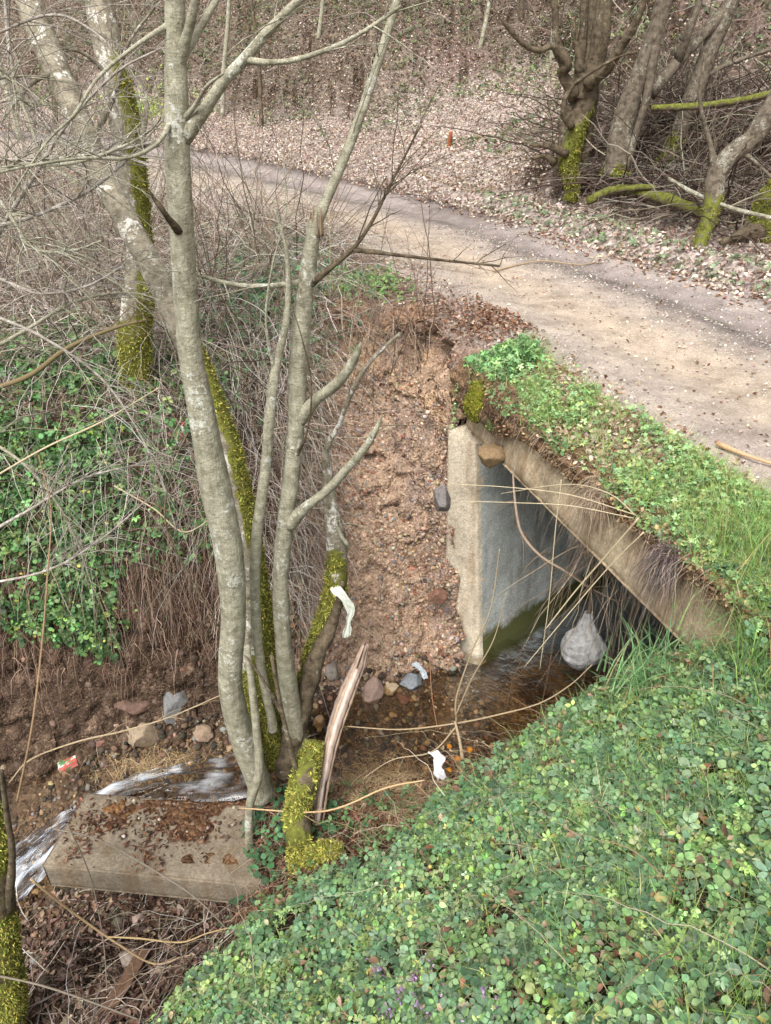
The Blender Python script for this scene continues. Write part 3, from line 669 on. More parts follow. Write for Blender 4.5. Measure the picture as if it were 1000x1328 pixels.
# ------------------------------------------------------------------ trees
def C3(pts_, base=False):
    P = np.array([PY(a, b, Y) for a, b, Y, r in pts_]); R = np.array([r * depth(p) / FPX for p, (_, _, _, r) in zip(P, pts_)])
    if base: P = np.vstack([P[:1] + (0, 0, -.12), P]); R = np.concatenate([R[:1] * 1.15, R])
    return P, R
def mossf(zones, side=None, lo=0.):
    """zones: (zmin, zmax, weight) plus which side of the stem carries it"""
    def f(V, Nn):
        m = np.zeros(len(V)) + lo; V = V + (0, 0, 1) * (.35 * fbm(V[:, 0], V[:, 1], 0, 5, 2, 3))[:, None] * (V[:, 1:2] > 6)
        for z0, z1, wt in zones:
            m = np.maximum(m, wt * sstep(z0 - .08, z0 + .05, V[:, 2]) * (1 - sstep(z1 - .1, z1 + .1, V[:, 2])))
        if side is not None: m = m * np.clip(.55 + .75 * (Nn @ np.array(side)), 0, 1)
        return m
    return f
def moss_tufts(parent, mb, n, L=.012, k=1.):
    V, Q = mb.quads(); Q = np.vstack(Q); m = np.concatenate(mb.m); c = V[Q]; A = np.linalg.norm(np.cross(c[:, 2] - c[:, 0], c[:, 3] - c[:, 1]), axis=1)
    nz = fbm(c.mean(1)[:, 0], c.mean(1)[:, 1], c.mean(1)[:, 2], 14, 3, 5)
    p = A * np.clip(m[Q].mean(1) - .45 + .5 * nz, 0, 1)
    if p.sum() <= 0: return
    kk = rng.choice(len(p), n, p=p / p.sum()); u, v = rng.random((2, n, 1)); q = c[kk]
    P = (q[:, 0] * (1 - u) + q[:, 1] * u) * (1 - v) + (q[:, 3] * (1 - u) + q[:, 2] * u) * v
    Nn = np.cross(q[:, 1] - q[:, 0], q[:, 3] - q[:, 0]); Nn /= np.linalg.norm(Nn, axis=1)[:, None] + 1e-12
    o = MB(); le = rng.uniform(.5, 1.5, n) * L
    o.inst(T_blade[0] * (1, .4, 1), T_blade[1], P - Nn * .001, frames(Nn, .9), np.stack([le * .35, le, le], -1), pick([(182, 178, 62, 4), (150, 152, 54, 3), (198, 190, 88, .8), (100, 102, 46, 2)], n, .3) * .95)
    build(o, 'moss', M_moss, parent)
def twiglets(mb, P, R, n, L, col, r=None, sag=.1, sub=True):
    """fine side shoots off a branch"""
    k = rng.integers(len(P) // 4, len(P), n); T = np.gradient(P, axis=0)[k]; T /= np.linalg.norm(T, axis=1)[:, None]
    d = T * .8 + rng.normal(0, .6, (n, 3)) + (0, 0, .35); d /= np.linalg.norm(d, axis=1)[:, None]
    le = rng.uniform(.35, 1, n) * L; r0 = np.minimum(R[k] * .45, .0035)
    A_, B_ = arcs(n, P[k], d, le, r0, 7, sag, .14); mb.stems(A_, B_, np.tile(col, (n, 1)), 4)
    if sub:
        m = n * 2; i = rng.integers(0, n, m); j = rng.integers(2, 6, m); d2 = d[i] + rng.normal(0, .6, (m, 3)); d2 /= np.linalg.norm(d2, axis=1)[:, None]
        A2, B2 = arcs(m, A_[i, j], d2, le[i] * .4, B_[i, j] * .7, 5, .05, .12); mb.stems(A2, B2, np.tile(col, (m, 1)), 3)
def tree(name, label, cat, trunk, mat, branches=(), moss=None, seg=14, group=None, tufts=0, tw=0, twL=.5, step=.03, rough=.05, seed=1, base=True, tl=.012, twn='branch'):
    P, R = C3(trunk, base); t = thing(name, label, cat, P[0] + (0, 0, .12 if base else 0), group)
    mb = MB(); P2, R2 = mb.tube(P, R, seg, step, (.3, .3, .3), moss, rough, seed=seed); build(mb, 'trunk' if cat in ('tree', 'stump') else 'stem', mat, t)
    if tufts: moss_tufts(t, mb, tufts, tl)
    for i, b in enumerate(branches):
        b, o = (b if isinstance(b, tuple) else (b, {})); Pb, Rb = C3(b); Rb = Rb * .74; Rb[0] *= 1.35; m2 = MB()
        Pb, Rb = m2.tube(Pb, Rb, 8 if Rb[0] > .008 else 5, step, (.3, .3, .3), o.get('moss'), rough, seed=seed + i)
        if o.get('tw', tw): twiglets(m2, Pb, Rb, o.get('tw', tw), o.get('L', twL), (.3, .3, .3))
        build(m2, 'branch', o.get('mat', mat), t)
        if o.get('moss'): moss_tufts(t, m2, 2500, tl)
    return t, P2, R2
# main foreground tree
T1, tp, tr = tree('alder_tree', 'tall smooth grey-green tree in front of the cascade, forking at the top', 'tree',
 [(336, 1015, 3.05, 15.9), (318, 965, 3.03, 16.7), (299, 890, 3.0, 15.5), (303, 800, 3.0, 16.3), (297, 715, 3.0, 18.6), (279, 630, 3.0, 20.1), (263, 545, 3.0, 17.8), (249, 470, 3.0, 15.5), (242, 400, 3.0, 15.5), (236, 300, 3.0, 15.9), (230, 200, 3.0, 15.9), (229, 130, 3.0, 15.1), (228, 70, 3.0, 14.2), (227, 10, 3.0, 13.4), (226, -60, 3.0, 12.6)], M_bark,
 [([(238, 180, 3.0, 11), (262, 148, 2.98, 11), (290, 106, 2.96, 10), (318, 76, 2.95, 10), (350, 38, 2.94, 8), (398, -10, 2.92, 7)], {'tw': 6}),
  ([(320, 78, 2.95, 5), (350, 81, 2.9, 5), (385, 77, 2.88, 4.5), (430, 62, 2.86, 4), (470, 42, 2.84, 3.6), (520, 8, 2.82, 3)], {'tw': 5}),
  ([(231, 85, 3.0, 10), (243, 45, 2.96, 9), (256, -10, 2.92, 8)], {'tw': 2}),
  ([(234, 80, 3.04, 7), (252, 50, 3.1, 7), (272, 15, 3.15, 6), (292, -20, 3.2, 6)], {'tw': 3}),
  ([(234, 160, 3.0, 5), (252, 138, 2.95, 4), (268, 112, 2.9, 3), (290, 95, 2.85, 2)], {}),
  ([(226, 148, 3.0, 5), (205, 185, 2.9, 3.4), (165, 205, 2.8, 3), (110, 205, 2.7, 2.8), (50, 213, 2.62, 2.6), (-40, 232, 2.5, 2.2)], {'tw': 8, 'L': .5}),
  ([(222, 30, 3.0, 4), (178, 58, 2.9, 3.4), (128, 100, 2.8, 3), (95, 150, 2.72, 2.6), (60, 185, 2.65, 2), (10, 260, 2.6, 1.6)], {'tw': 8, 'L': .5}),
  ([(232, 300, 2.96, 6), (216, 280, 2.9, 5), (208, 268, 2.87, 5), (200, 258, 2.86, 3.6), (193, 245, 2.83, 1)], {'mat': M_bark2}),
  ([(244, 560, 3.0, 1.4), (222, 612, 2.92, 1.5), (215, 680, 2.9, 1.8), (245, 745, 2.88, 2), (283, 812, 2.86, 2)], {'mat': M_bark2}),
 ], mossf([(.2, .5, .35), (2.0, 3.0, .3)], (.9, .3, 0)), 20, None, 0, 0, step=.02, rough=.035)
# snag with broken top
T2, _, _ = tree('broken_snag', 'grey tree with a splintered broken top standing before the clay slope', 'tree',
 [(386, 968, 3.25, 14.4), (376, 900, 3.25, 12.3), (367, 830, 3.25, 10.8), (364, 760, 3.25, 10.1), (369, 690, 3.25, 10.8), (377, 620, 3.25, 10.8), (384, 550, 3.25, 10.8), (386, 490, 3.25, 12.3), (390, 430, 3.25, 12.3), (397, 370, 3.25, 10.8), (404, 320, 3.25, 10.1), (410, 286, 3.25, 8.7)], M_bark,
 [([(388, 545, 3.25, 10), (408, 520, 3.2, 10), (434, 500, 3.14, 9.5), (452, 478, 3.1, 9), (464, 456, 3.06, 6), (468, 444, 3.05, 1.5)], {}),
  ([(374, 680, 3.25, 11), (396, 658, 3.2, 9), (424, 636, 3.14, 8), (452, 606, 3.08, 7.5), (474, 580, 3.04, 7), (488, 556, 3.02, 5), (496, 538, 3.0, 1)], {}),
  ([(405, 300, 3.27, 10), (422, 262, 3.3, 9), (442, 215, 3.35, 9), (462, 165, 3.38, 8.5), (484, 100, 3.42, 8), (503, 40, 3.46, 7.5), (522, -25, 3.5, 7)], {'tw': 4}),
  ([(398, 372, 3.25, 6), (430, 346, 3.2, 5), (458, 322, 3.18, 4), (482, 288, 3.16, 3.2), (512, 228, 3.14, 2.4), (546, 162, 3.12, 1.5)], {'tw': 16, 'L': .38, 'mat': M_bark2}),
  ([(392, 366, 3.25, 5), (358, 370, 3.2, 4.6), (322, 371, 3.14, 4.4), (290, 366, 3.1, 4), (262, 358, 3.06, 3.6)], {'tw': 4}),
  ([(458, 324, 3.18, 3.5), (510, 330, 3.2, 3), (570, 337, 3.24, 2.6), (648, 345, 3.3, 2)], {'tw': 6, 'L': .3, 'mat': M_bark2}),
  ([(380, 600, 3.24, 3), (398, 560, 3.18, 2), (404, 500, 3.14, 1.6), (392, 440, 3.1, 1.2), (376, 390, 3.1, 1)], {'mat': M_bark2}),
 ], mossf([(.15, .45, .4)], (.5, .2, 0)), 18, None, 0, 0, step=.02, rough=.05, seed=4)
mb = MB()
for i in range(9):
    a = i * .7; q0 = PY(410, 290, 3.25) + np.array((math.cos(a) * .025, math.sin(a) * .025, -.05)); mb.tube([q0, q0 + (0, 0, .06), q0 + (.006, 0, .08 + .05 * rng.random())], [.007, .005, .001], 5, .02, S(140, 122, 100), rough=.1)
build(mb, 'splinters', M_wood, T2)
tree('slender_stem', 'thin grey sapling between the two main trunks', 'tree',
 [(352, 930, 3.15, 6), (338, 860, 3.15, 6), (331, 780, 3.15, 6.6), (333, 700, 3.15, 7.4), (344, 610, 3.15, 7), (350, 540, 3.15, 7), (357, 480, 3.16, 6), (372, 410, 3.18, 4.5), (372, 330, 3.2, 2.6), (356, 270, 3.2, 2)], M_bark,
 [([(356, 480, 3.16, 3), (345, 420, 3.1, 2.2), (352, 350, 3.1, 1.6), (372, 270, 3.1, 1.2), (368, 215, 3.1, .8)], {'tw': 6, 'L': .3})], mossf([(.2, 1.0, .4)], (.6, 0, 0)), 12, None, 0, 0, step=.025, seed=8)
tree('crooked_pole', 'pale crooked dead pole leaning at the foot of the tall grey tree', 'dead stem',
 [(324, 1098, 2.78, 6), (324, 1045, 2.8, 6), (336, 1000, 2.82, 6), (332, 940, 2.84, 5.5), (326, 885, 2.86, 5), (320, 838, 2.88, 4)], M_bark, [], None, 8, None, step=.03, seed=9)
tree('dark_stick', 'thin dark straight stick leaning across the mossy log', 'stick',
 [(432, 1118, 2.72, 4), (405, 1060, 2.74, 4), (385, 1000, 2.78, 3.6), (366, 925, 2.82, 3.2), (352, 850, 2.86, 2.6)], M_bark2, [([(366, 925, 2.82, 3), (340, 880, 2.84, 2.5), (318, 850, 2.86, 2)], {})], None, 6, None, step=.03, seed=9)
# leaning pale trunk with moss, from the spit up and back to the left
T4, _, _ = tree('leaning_mossy_trunk', 'pale patchy trunk leaning up to the left, its foot thick with yellow moss', 'tree',
 [(340, 965, 3.3, 24), (338, 900, 3.32, 24), (335, 840, 3.34, 22), (329, 770, 3.38, 20), (320, 700, 3.42, 18), (302, 610, 3.5, 17), (282, 540, 3.58, 16), (256, 475, 3.66, 16), (226, 408, 3.76, 16), (196, 345, 3.88, 16), (166, 290, 4.0, 16), (135, 232, 4.15, 16), (108, 170, 4.3, 16), (80, 105, 4.5, 17), (50, 35, 4.7, 17), (20, -40, 4.9, 17)], M_barkw,
 [([(120, 180, 4.3, 6), (150, 120, 4.2, 4), (165, 60, 4.15, 3), (200, 10, 4.1, 2)], {'tw': 8}), ([(75, 90, 4.5, 5), (40, 110, 4.4, 3), (0, 160, 4.3, 2)], {'tw': 8})],
 lambda V, Nn: np.clip(.45 * fbm(V[:, 0], V[:, 1], V[:, 2], 9, 3, 2) + np.maximum(.95 * (1 - sstep(.95, 1.5, V[:, 2])), .68 * sstep(-.2, .7, Nn[:, 0] + .4 * Nn[:, 2]) * (1 - sstep(2.9, 3.0, V[:, 2])) + .0) * (.55 + .6 * sstep(-.5, .5, Nn[:, 0] + .3)), 0, 1), 18, None, 15000, 0, step=.025, rough=.07, seed=12, tl=.016)
T5, _, _ = tree('mossy_ivy_tree', 'thick mossy trunk rising out of the brambles beyond the leaning trunk', 'tree',
 [(178, 490, 5.1, 19), (176, 430, 5.1, 21), (180, 370, 5.1, 18), (180, 300, 5.12, 17), (172, 230, 5.15, 19), (163, 170, 5.2, 20), (152, 110, 5.25, 18), (138, 50, 5.3, 18), (124, -20, 5.4, 17)], M_barkw,
 [([(165, 180, 5.2, 8), (200, 190, 5.15, 3), (230, 170, 5.1, 2)], {'tw': 5}), ([(170, 240, 5.15, 5), (188, 160, 5.1, 5), (190, 120, 5.1, 3)], {'tw': 8, 'L': .7}), ([(150, 110, 5.25, 4), (110, 70, 5.1, 3), (60, 60, 5.0, 2)], {'tw': 8, 'L': .7})],
 lambda V, Nn: np.clip(np.maximum(.85 * (1 - sstep(2.5, 2.75, V[:, 2])), .75 * sstep(-.3, .5, Nn[:, 0]) * (1 - sstep(4.0, 4.5, V[:, 2]))) + .2 * sstep(4.5, 5, V[:, 2]), 0, 1), 16, None, 7000, 0, step=.04, rough=.1, seed=15, tl=.02)
T6, _, _ = tree('moss_sleeved_stem', 'slim stem sleeved in bright yellow moss holding the torn plastic rag', 'tree',
 [(385, 935, 3.45, 11), (398, 880, 3.5, 11), (418, 815, 3.55, 12), (436, 760, 3.6, 14), (436, 705, 3.62, 13), (428, 650, 3.64, 9), (424, 585, 3.66, 5), (440, 550, 3.64, 3), (458, 505, 3.6, 3), (484, 465, 3.56, 2.6), (519, 432, 3.52, 2)], M_barkw,
 [([(428, 650, 3.64, 4), (440, 690, 3.58, 4), (452, 708, 3.55, 3.5)], {'mat': M_bark})],
 lambda V, Nn: (.75 + .6 * fbm(V[:, 0], V[:, 1], V[:, 2], 8, 3, 2)) * (1 - sstep(1.5, 1.9, V[:, 2] + .2 * fbm(V[:, 0], V[:, 1], V[:, 2], 10, 2, 6))), 14, None, 7000, 0, step=.025, rough=.1, seed=17, tl=.02)
tree('mossy_log', 'short log wrapped in yellow moss below the leaning grey trees', 'log',
 [(386, 1165, 2.38, 15), (390, 1105, 2.52, 16), (386, 1050, 2.66, 17), (398, 1000, 2.8, 17), (408, 962, 2.9, 10)], M_bark2, [([(392, 1120, 2.48, 14), (420, 1105, 2.46, 18), (444, 1100, 2.44, 8)], {'moss': lambda V, Nn: np.ones(len(V))})],
 lambda V, Nn: np.clip(.68 + .9 * fbm(V[:, 0], V[:, 1], V[:, 2], 8, 3, 2), 0, 1), 16, None, 9000, 0, step=.02, rough=.12, seed=19, tl=.018)
tree('mossy_tree', 'mossy tree base at the near edge below the cascade', 'tree',
 [(10, 1400, 2.0, 30), (8, 1340, 2.0, 26), (4, 1240, 2.0, 22), (-2, 1160, 2.0, 20), (-4, 1090, 2.0, 18), (-14, 1020, 2.0, 14)], M_bark2,
 [([(10, 1180, 1.98, 7), (16, 1110, 1.95, 6), (8, 1050, 1.93, 5), (2, 1000, 1.9, 4)], {})],
 lambda V, Nn: .8 * np.clip(.5 + .9 * (-Nn[:, 1] * .4 + Nn[:, 0] * .2 + fbm(V[:, 0], V[:, 1], V[:, 2], 5, 2, 3)), 0, 1), 16, None, 10000, 0, step=.02, rough=.09, seed=21, tl=.013)
# split weathered log
def split_log():
    P, R = C3([(413, 1064, 2.74, 7), (421, 1010, 2.84, 7), (432, 955, 2.94, 9), (448, 905, 3.04, 10), (464, 866, 3.12, 8), (474, 836, 3.16, 4)])
    t = thing('split_log', 'pale split log with dark cracks propped against the mossy log', 'log', P[0]); mb = MB()
    for i in range(16):
        a = i * .57; k = .95 if i % 2 else .6; off = np.array((math.cos(a) * .04 * k, math.sin(a) * .02, 0)); j0 = 0 if i % 3 else 1
        sl = slice(j0, len(P) - (0 if i % 4 else 1)); c = [S(190, 176, 166), S(144, 126, 114), S(70, 54, 44), S(168, 146, 126)][i % 4]
        mb.tube(P[sl] + off * (R[sl] / .05)[:, None], R[sl] * rng.uniform(.2, .42), 6, .02, c, rough=.2, seed=i)
    build(mb, 'wood', M_wood, t); mb = MB()
    mb.tube(P[:4] + (.0, .02, -.02), R[:4] * .75, 8, .03, S(64, 46, 36), rough=.15); build(mb, 'bark', M_bark2, t)
split_log()
tree('rotten_stump', 'crumbling orange-brown rotten stem beside the split log', 'stump', [(372, 985, 3.2, 14), (392, 920, 3.3, 13), (408, 860, 3.4, 11), (428, 815, 3.5, 8), (440, 780, 3.52, 5), (444, 755, 3.53, 3)], M_bark2, [], mossf([(.2, .6, .3)], (-.6, 0, 0)), 9, None, step=.02, rough=.22, seed=23)
# trees across the road
G = 'bare trees on the far side of the road'
tree('coppiced_tree', 'many-stemmed tree with a bright mossy foot, nearest the forest track', 'tree',
 [(742, 246, 9.6, 10), (736, 215, 9.6, 12), (744, 175, 9.65, 12), (757, 135, 9.7, 12), (772, 90, 9.7, 11), (780, 40, 9.7, 11), (786, -20, 9.7, 10)], M_bark2,
 [[(728, 228, 9.75, 10), (728, 190, 9.75, 9), (738, 150, 9.75, 9), (748, 110, 9.8, 8), (756, 50, 9.85, 7), (757, -20, 9.9, 7)], [(752, 236, 9.8, 9), (760, 190, 9.8, 9), (766, 150, 9.8, 8), (772, 110, 9.8, 8)], [(718, 210, 9.5, 6), (705, 202, 9.4, 4), (690, 206, 9.3, 3)],
  [(752, 130, 9.7, 12), (764, 80, 9.8, 10), (768, 30, 9.9, 9), (772, -20, 10, 8)],
  [(762, 110, 9.6, 9), (790, 85, 9.4, 9), (812, 50, 9.3, 8), (828, 22, 9.2, 7), (840, -15, 9.2, 6)],
  [(746, 125, 9.7, 9), (728, 92, 9.6, 9), (738, 84, 9.5, 8), (722, 55, 9.5, 7), (720, 10, 9.5, 6), (716, -20, 9.5, 5)],
  [(735, 92, 9.6, 8), (718, 60, 9.5, 6), (700, 66, 9.4, 5), (680, 58, 9.3, 4.5), (660, 38, 9.2, 4), (650, 25, 9.1, 2)],
  [(752, 95, 9.6, 6), (748, 60, 9.6, 5), (744, 30, 9.6, 4)], [(735, 200, 9.5, 6), (712, 190, 9.4, 5), (690, 188, 9.3, 3)],
  [(742, 165, 9.5, 5), (730, 145, 9.4, 5), (744, 110, 9.4, 3.5), (800, 75, 9.3, 2), (835, 66, 9.2, 1.6)]],
 (lambda V, Nn: np.clip(1.1 * (1 - sstep(3.0, 3.9, V[:, 2] + .3 * fbm(V[:, 0], V[:, 1], V[:, 2], 5, 3, 3))) * (.4 + .7 * (Nn[:, 0] * .5 - Nn[:, 1] * .6 + .4)), 0, 1)), 14, G, 5000, 10, 1.2, step=.06, rough=.22, seed=31, tl=.022)
tree('twin_stem_tree', 'smooth grey twin-stemmed tree with mossy base leaning to the right', 'tree',
 [(800, 212, 9.2, 16), (804, 180, 9.2, 15), (815, 140, 9.2, 14), (832, 95, 9.2, 13), (848, 50, 9.2, 12), (862, 0, 9.2, 12), (870, -30, 9.2, 11)], M_bark3,
 [[(812, 220, 9.1, 5), (826, 170, 9.05, 6), (838, 130, 9.0, 7), (850, 60, 9.0, 8)], [(842, 120, 9.3, 10), (870, 90, 9.4, 10), (905, 52, 9.5, 10), (940, 12, 9.6, 9), (960, -20, 9.7, 8)], [(880, 78, 9.4, 6), (893, 40, 9.3, 7), (905, 10, 9.3, 6), (910, -20, 9.3, 5)]],
 mossf([(2, 3.15, .8)], None), 14, G, 2200, 9, 1.2, step=.06, rough=.14, seed=33, tl=.02)
tree('lichened_tree', 'pale lichened trunk leaning right behind the brush pile', 'tree',
 [(862, 215, 9.6, 14), (882, 170, 9.6, 13), (905, 110, 9.6, 12), (922, 60, 9.6, 11), (945, 10, 9.6, 10), (960, -20, 9.6, 9)], M_bark3, [[(900, 120, 9.6, 5), (930, 90, 9.5, 4), (1010, 60, 9.4, 3)]], mossf([(2, 3.3, .6)], None), 12, G, 1200, 9, 1.2, step=.06, rough=.14, seed=35, tl=.02)
tree('bent_tree', 'crooked trunk bending right over the roadside, its foot dark', 'tree',
 [(900, 338, 7.25, 8), (914, 300, 7.3, 10), (926, 262, 7.35, 11), (930, 225, 7.4, 12), (948, 200, 7.4, 12), (975, 182, 7.4, 12), (996, 150, 7.4, 13), (1020, 110, 7.4, 13)], M_bark3,
 [[(930, 225, 7.4, 7), (922, 190, 7.45, 4), (908, 130, 7.5, 3), (915, 70, 7.5, 2)], [(960, 195, 7.4, 4), (985, 215, 7.3, 3), (1010, 240, 7.2, 2.5)]], mossf([(2, 3.0, .5)], None), 12, G, 1200, 10, .9, step=.05, rough=.18, seed=37, tl=.018)
tree('hollow_mossy_stump', 'broad dark mossy stump beyond the bent roadside tree', 'stump',
 [(1002, 330, 7.6, 30), (990, 290, 7.6, 24), (1000, 260, 7.6, 18), (1030, 225, 7.6, 18)], M_bark2, [[(985, 300, 7.5, 12), (960, 305, 7.4, 8), (935, 315, 7.3, 5)]], mossf([(2, 3.4, .8)], (-.5, -.3, .3)), 14, G, 3500, 0, step=.05, rough=.3, seed=39, tl=.022)
for lab, pts_, ms in (('mossy fallen pole across the brush pile', [(845, 140, 9.0, 4), (900, 138, 8.8, 4.5), (950, 132, 8.6, 4.5), (1010, 120, 8.4, 5)], .8),
               ('short mossy log lying by the twin-stemmed tree', [(762, 262, 8.7, 5), (790, 248, 8.6, 6), (830, 243, 8.5, 4), (850, 243, 8.4, 3)], .9),
               ('long pale bare pole crossing in front of the bent tree', [(868, 232, 8.0, 2.5), (900, 250, 7.6, 2.5), (950, 270, 7.2, 2.5), (1010, 285, 7.0, 3)], .1),
               ('mossy bough lying low behind the bent tree', [(800, 245, 8.8, 6), (850, 255, 8.4, 8), (895, 270, 8.0, 8), (930, 290, 7.7, 6)], .8)):
    P, R = C3(pts_); P[:, 2] = np.maximum(P[:, 2], gz(P[:, 0], P[:, 1]) + .02); mb = MB(); mb.tube(P, R, 8, .06, (.3, .3, .3), lambda V, Nn: ms * (.6 + .4 * Nn[:, 2]), .15)
    single(mb, 'fallen_branch', M_bark2 if ms > .5 else M_bark, lab, 'branch', group='fallen branches beyond the road')
# thin trees up the hill behind
k = 0
for px, Yh, rp, ln in ((20, 19, 5, -.05), (70, 21, 4, .1), (300, 20, 3.5, .05), (345, 18.5, 3, -.1), (415, 21, 3, .06), (560, 21, 4, -.12), (610, 19, 3, .1), (655, 20, 3.5, .02), (700, 18, 3.5, .12), (985, 15, 5, -.1), (930, 19, 5, .08)):
    x = (px - 500) / FPX * (Yh * .9); z0 = float(gz(x, Yh)); P = [np.array((x, Yh, z0 - .1)) + np.array((ln * i * 1.1 + .15 * math.sin(i + px), .1 * i, i * 1.0)) for i in range(6)]
    r = rp * 17 / FPX; t = thing('hillside_sapling', 'thin bare sapling growing on the leaf-strewn hillside', 'tree', P[0] + (0, 0, .1), 'saplings on the hillside'); mb = MB()
    P2, R2 = mb.tube(P, np.linspace(r, r * .5, 6), 7, .2, (.3, .3, .3), None, .1, seed=k); build(mb, 'trunk', M_bark2 if k % 2 else M_bark, t); mb = MB()
    twiglets(mb, P2, R2, 26, 1.6, (.3, .3, .3)); build(mb, 'branch', M_bark2, t); k += 1
# ------------------------------------------------------------------ long named canes and straws (each its own thing)
TANc, PALEc, GREYc = S(160, 142, 114), S(186, 172, 142), S(136, 126, 112)
def cane(label, pts_, col, name='dry_cane', group='long bare canes over the stream', cat='cane', tw=0, L=.2):
    P, R = C3(pts_); R = R * .42; mb = MB(); P, R = mb.tube(P, R, 6, .03, col, rough=.08)
    if tw: twiglets(mb, P, R, tw, L, col)
    return single(mb, name, M_twig, label, cat, tuple(P[0]), group)
cane('long cane arching over the cascade towards the tall tree', [(12, 1015, 2.6, 2.6), (40, 985, 2.62, 2.8), (100, 962, 2.66, 3), (160, 948, 2.7, 3), (220, 930, 2.75, 2.4), (285, 902, 2.8, 1.6)], TANc, tw=5)
cane('tall brown cane standing up against the left bank', [(22, 1040, 2.5, 4), (42, 940, 2.6, 4), (55, 830, 2.8, 3.6), (62, 740, 3.0, 3), (66, 660, 3.2, 2.4), (50, 590, 3.3, 2)], S(140, 116, 90), tw=6, L=.4)
cane('pale straight cane rising over the green bank', [(-10, 620, 3.5, 3.2), (60, 580, 3.5, 3), (130, 548, 3.5, 2.8), (206, 503, 3.5, 2)], PALEc)
cane('pale cane lying before the root curtain', [(148, 630, 3.6, 2.5), (200, 660, 3.5, 2.4), (240, 690, 3.45, 2), (290, 660, 3.4, 1.6)], PALEc)
cane('upright pair-forked cane at the water edge', [(592, 938, 2.9, 3.4), (592, 905, 2.92, 3), (612, 845, 2.96, 2.4), (636, 790, 3.0, 2), (648, 712, 3.05, 1.3)], TANc)
cane('second upright cane curving beside the forked one', [(590, 930, 2.9, 2.6), (612, 880, 2.9, 2.2), (640, 830, 2.9, 1.9), (657, 768, 2.9, 1.2)], TANc)
cane('long low cane sweeping over the brown pool to the grass tuft', [(450, 942, 3.0, 1.6), (520, 946, 2.95, 2.2), (592, 938, 2.9, 3), (650, 926, 2.85, 2.8), (700, 912, 2.8, 2.5), (740, 888, 2.8, 2.1), (768, 862, 2.8, 1.8)], TANc)
cane('cane dropping into the brambles left of the pool', [(592, 942, 2.9, 3), (560, 975, 2.85, 2.4), (510, 985, 2.85, 2), (470, 1010, 2.85, 1.4)], TANc, tw=4)
cane('short thick cane stub growing from the green bank', [(600, 985, 2.72, 6), (596, 960, 2.8, 5), (590, 935, 2.88, 4)], TANc)
cane('thin reddish upright shoot before the talus', [(568, 948, 3.0, 1.6), (560, 900, 3.0, 1.5), (556, 830, 3.0, 1.2), (546, 735, 3.0, .8)], S(168, 124, 96), tw=3)
cane('bent cane crossing below the slab', [(40, 1140, 2.3, 4), (90, 1180, 2.3, 4), (150, 1222, 2.3, 3.4), (200, 1250, 2.3, 3), (240, 1240, 2.3, 2.4), (300, 1230, 2.3, 2)], S(178, 152, 116), tw=5)
cane('straight cane crossing the slab corner down to the ivy', [(70, 1075, 2.45, 2.6), (130, 1090, 2.42, 2.8), (210, 1135, 2.38, 2.8), (260, 1170, 2.34, 2.6), (310, 1222, 2.3, 2.4)], GREYc)
cane('forked cane before the dark gap under the slab', [(140, 1215, 2.3, 2.4), (180, 1217, 2.3, 3), (235, 1222, 2.3, 2.6), (270, 1210, 2.3, 2.2), (320, 1198, 2.25, 1.8)], S(168, 146, 108), tw=6)
cane('grey branch along the lowest edge of the gully', [(-20, 1262, 1.9, 3.6), (50, 1277, 1.9, 3.4), (120, 1300, 1.9, 3), (200, 1330, 1.9, 3)], GREYc)
cane('slanting cane before the slab face', [(88, 1068, 2.4, 1.8), (118, 1140, 2.36, 2), (134, 1220, 2.3, 2), (140, 1300, 2.2, 2)], GREYc, tw=3)
cane('thick drooping bramble stem over the ivy by the split log', [(310, 1048, 2.7, 2), (420, 1052, 2.6, 3), (500, 1022, 2.6, 3.2), (550, 1012, 2.6, 2.6)], S(186, 158, 120), tw=4)
cane('dead bough hanging in the brambles of the left bank', [(-10, 505, 4.5, 8), (40, 486, 4.45, 8), (90, 450, 4.4, 7), (150, 425, 4.4, 5), (190, 415, 4.4, 3)], S(120, 106, 78), name='dead_bough', group=None, cat='branch', tw=8, L=.5)
GS = 'pale straws hanging from the verge'
for lab, pp in (('straw hanging level across the grey wall, uppermost', [(825, 668, 2.3, 1.6), (740, 642, 2.4, 1.6), (660, 632, 2.5, 1.4), (590, 628, 2.6, 1)]),
                ('straw hanging level across the grey wall, below the top one', [(822, 672, 2.3, 1.6), (740, 656, 2.4, 1.6), (670, 652, 2.5, 1.3), (600, 650, 2.6, 1)]),
                ('fan straw arching from the verge over the beam', [(826, 670, 2.3, 1.8), (790, 640, 2.35, 1.6), (735, 628, 2.45, 1.2), (650, 640, 2.6, 1)]),
                ('stout straw falling diagonally past the beam', [(828, 672, 2.3, 3), (790, 716, 2.38, 2.8), (745, 768, 2.46, 2.4), (706, 818, 2.5, 2)]),
                ('diagonal straw ending near the sack', [(835, 690, 2.3, 2.4), (790, 735, 2.38, 2.2), (730, 805, 2.46, 1.8), (680, 865, 2.5, 1.2)]),
                ('long vertical straw before the grey wall', [(728, 622, 2.62, 1.6), (720, 690, 2.6, 1.6), (712, 780, 2.6, 1.4), (700, 868, 2.6, 1.1)])):
    cane(lab, pp, PALEc, 'hanging_straw', GS, 'straw')
P, R = C3([(665, 610, 4.0, 2), (668, 650, 3.9, 3), (676, 690, 3.8, 3.4), (700, 720, 3.7, 3.4), (735, 742, 3.6, 3), (765, 762, 3.55, 2.6), (800, 780, 3.5, 2)]); mb = MB(); mb.tube(P, R * .6, 6, .03, S(150, 132, 116), rough=.1); twiglets(mb, P, R, 18, .25, S(130, 110, 92), sag=.6)
single(mb, 'hanging_root', M_twig, 'curved thick root dangling across the culvert mouth', 'root', tuple(P[0]))
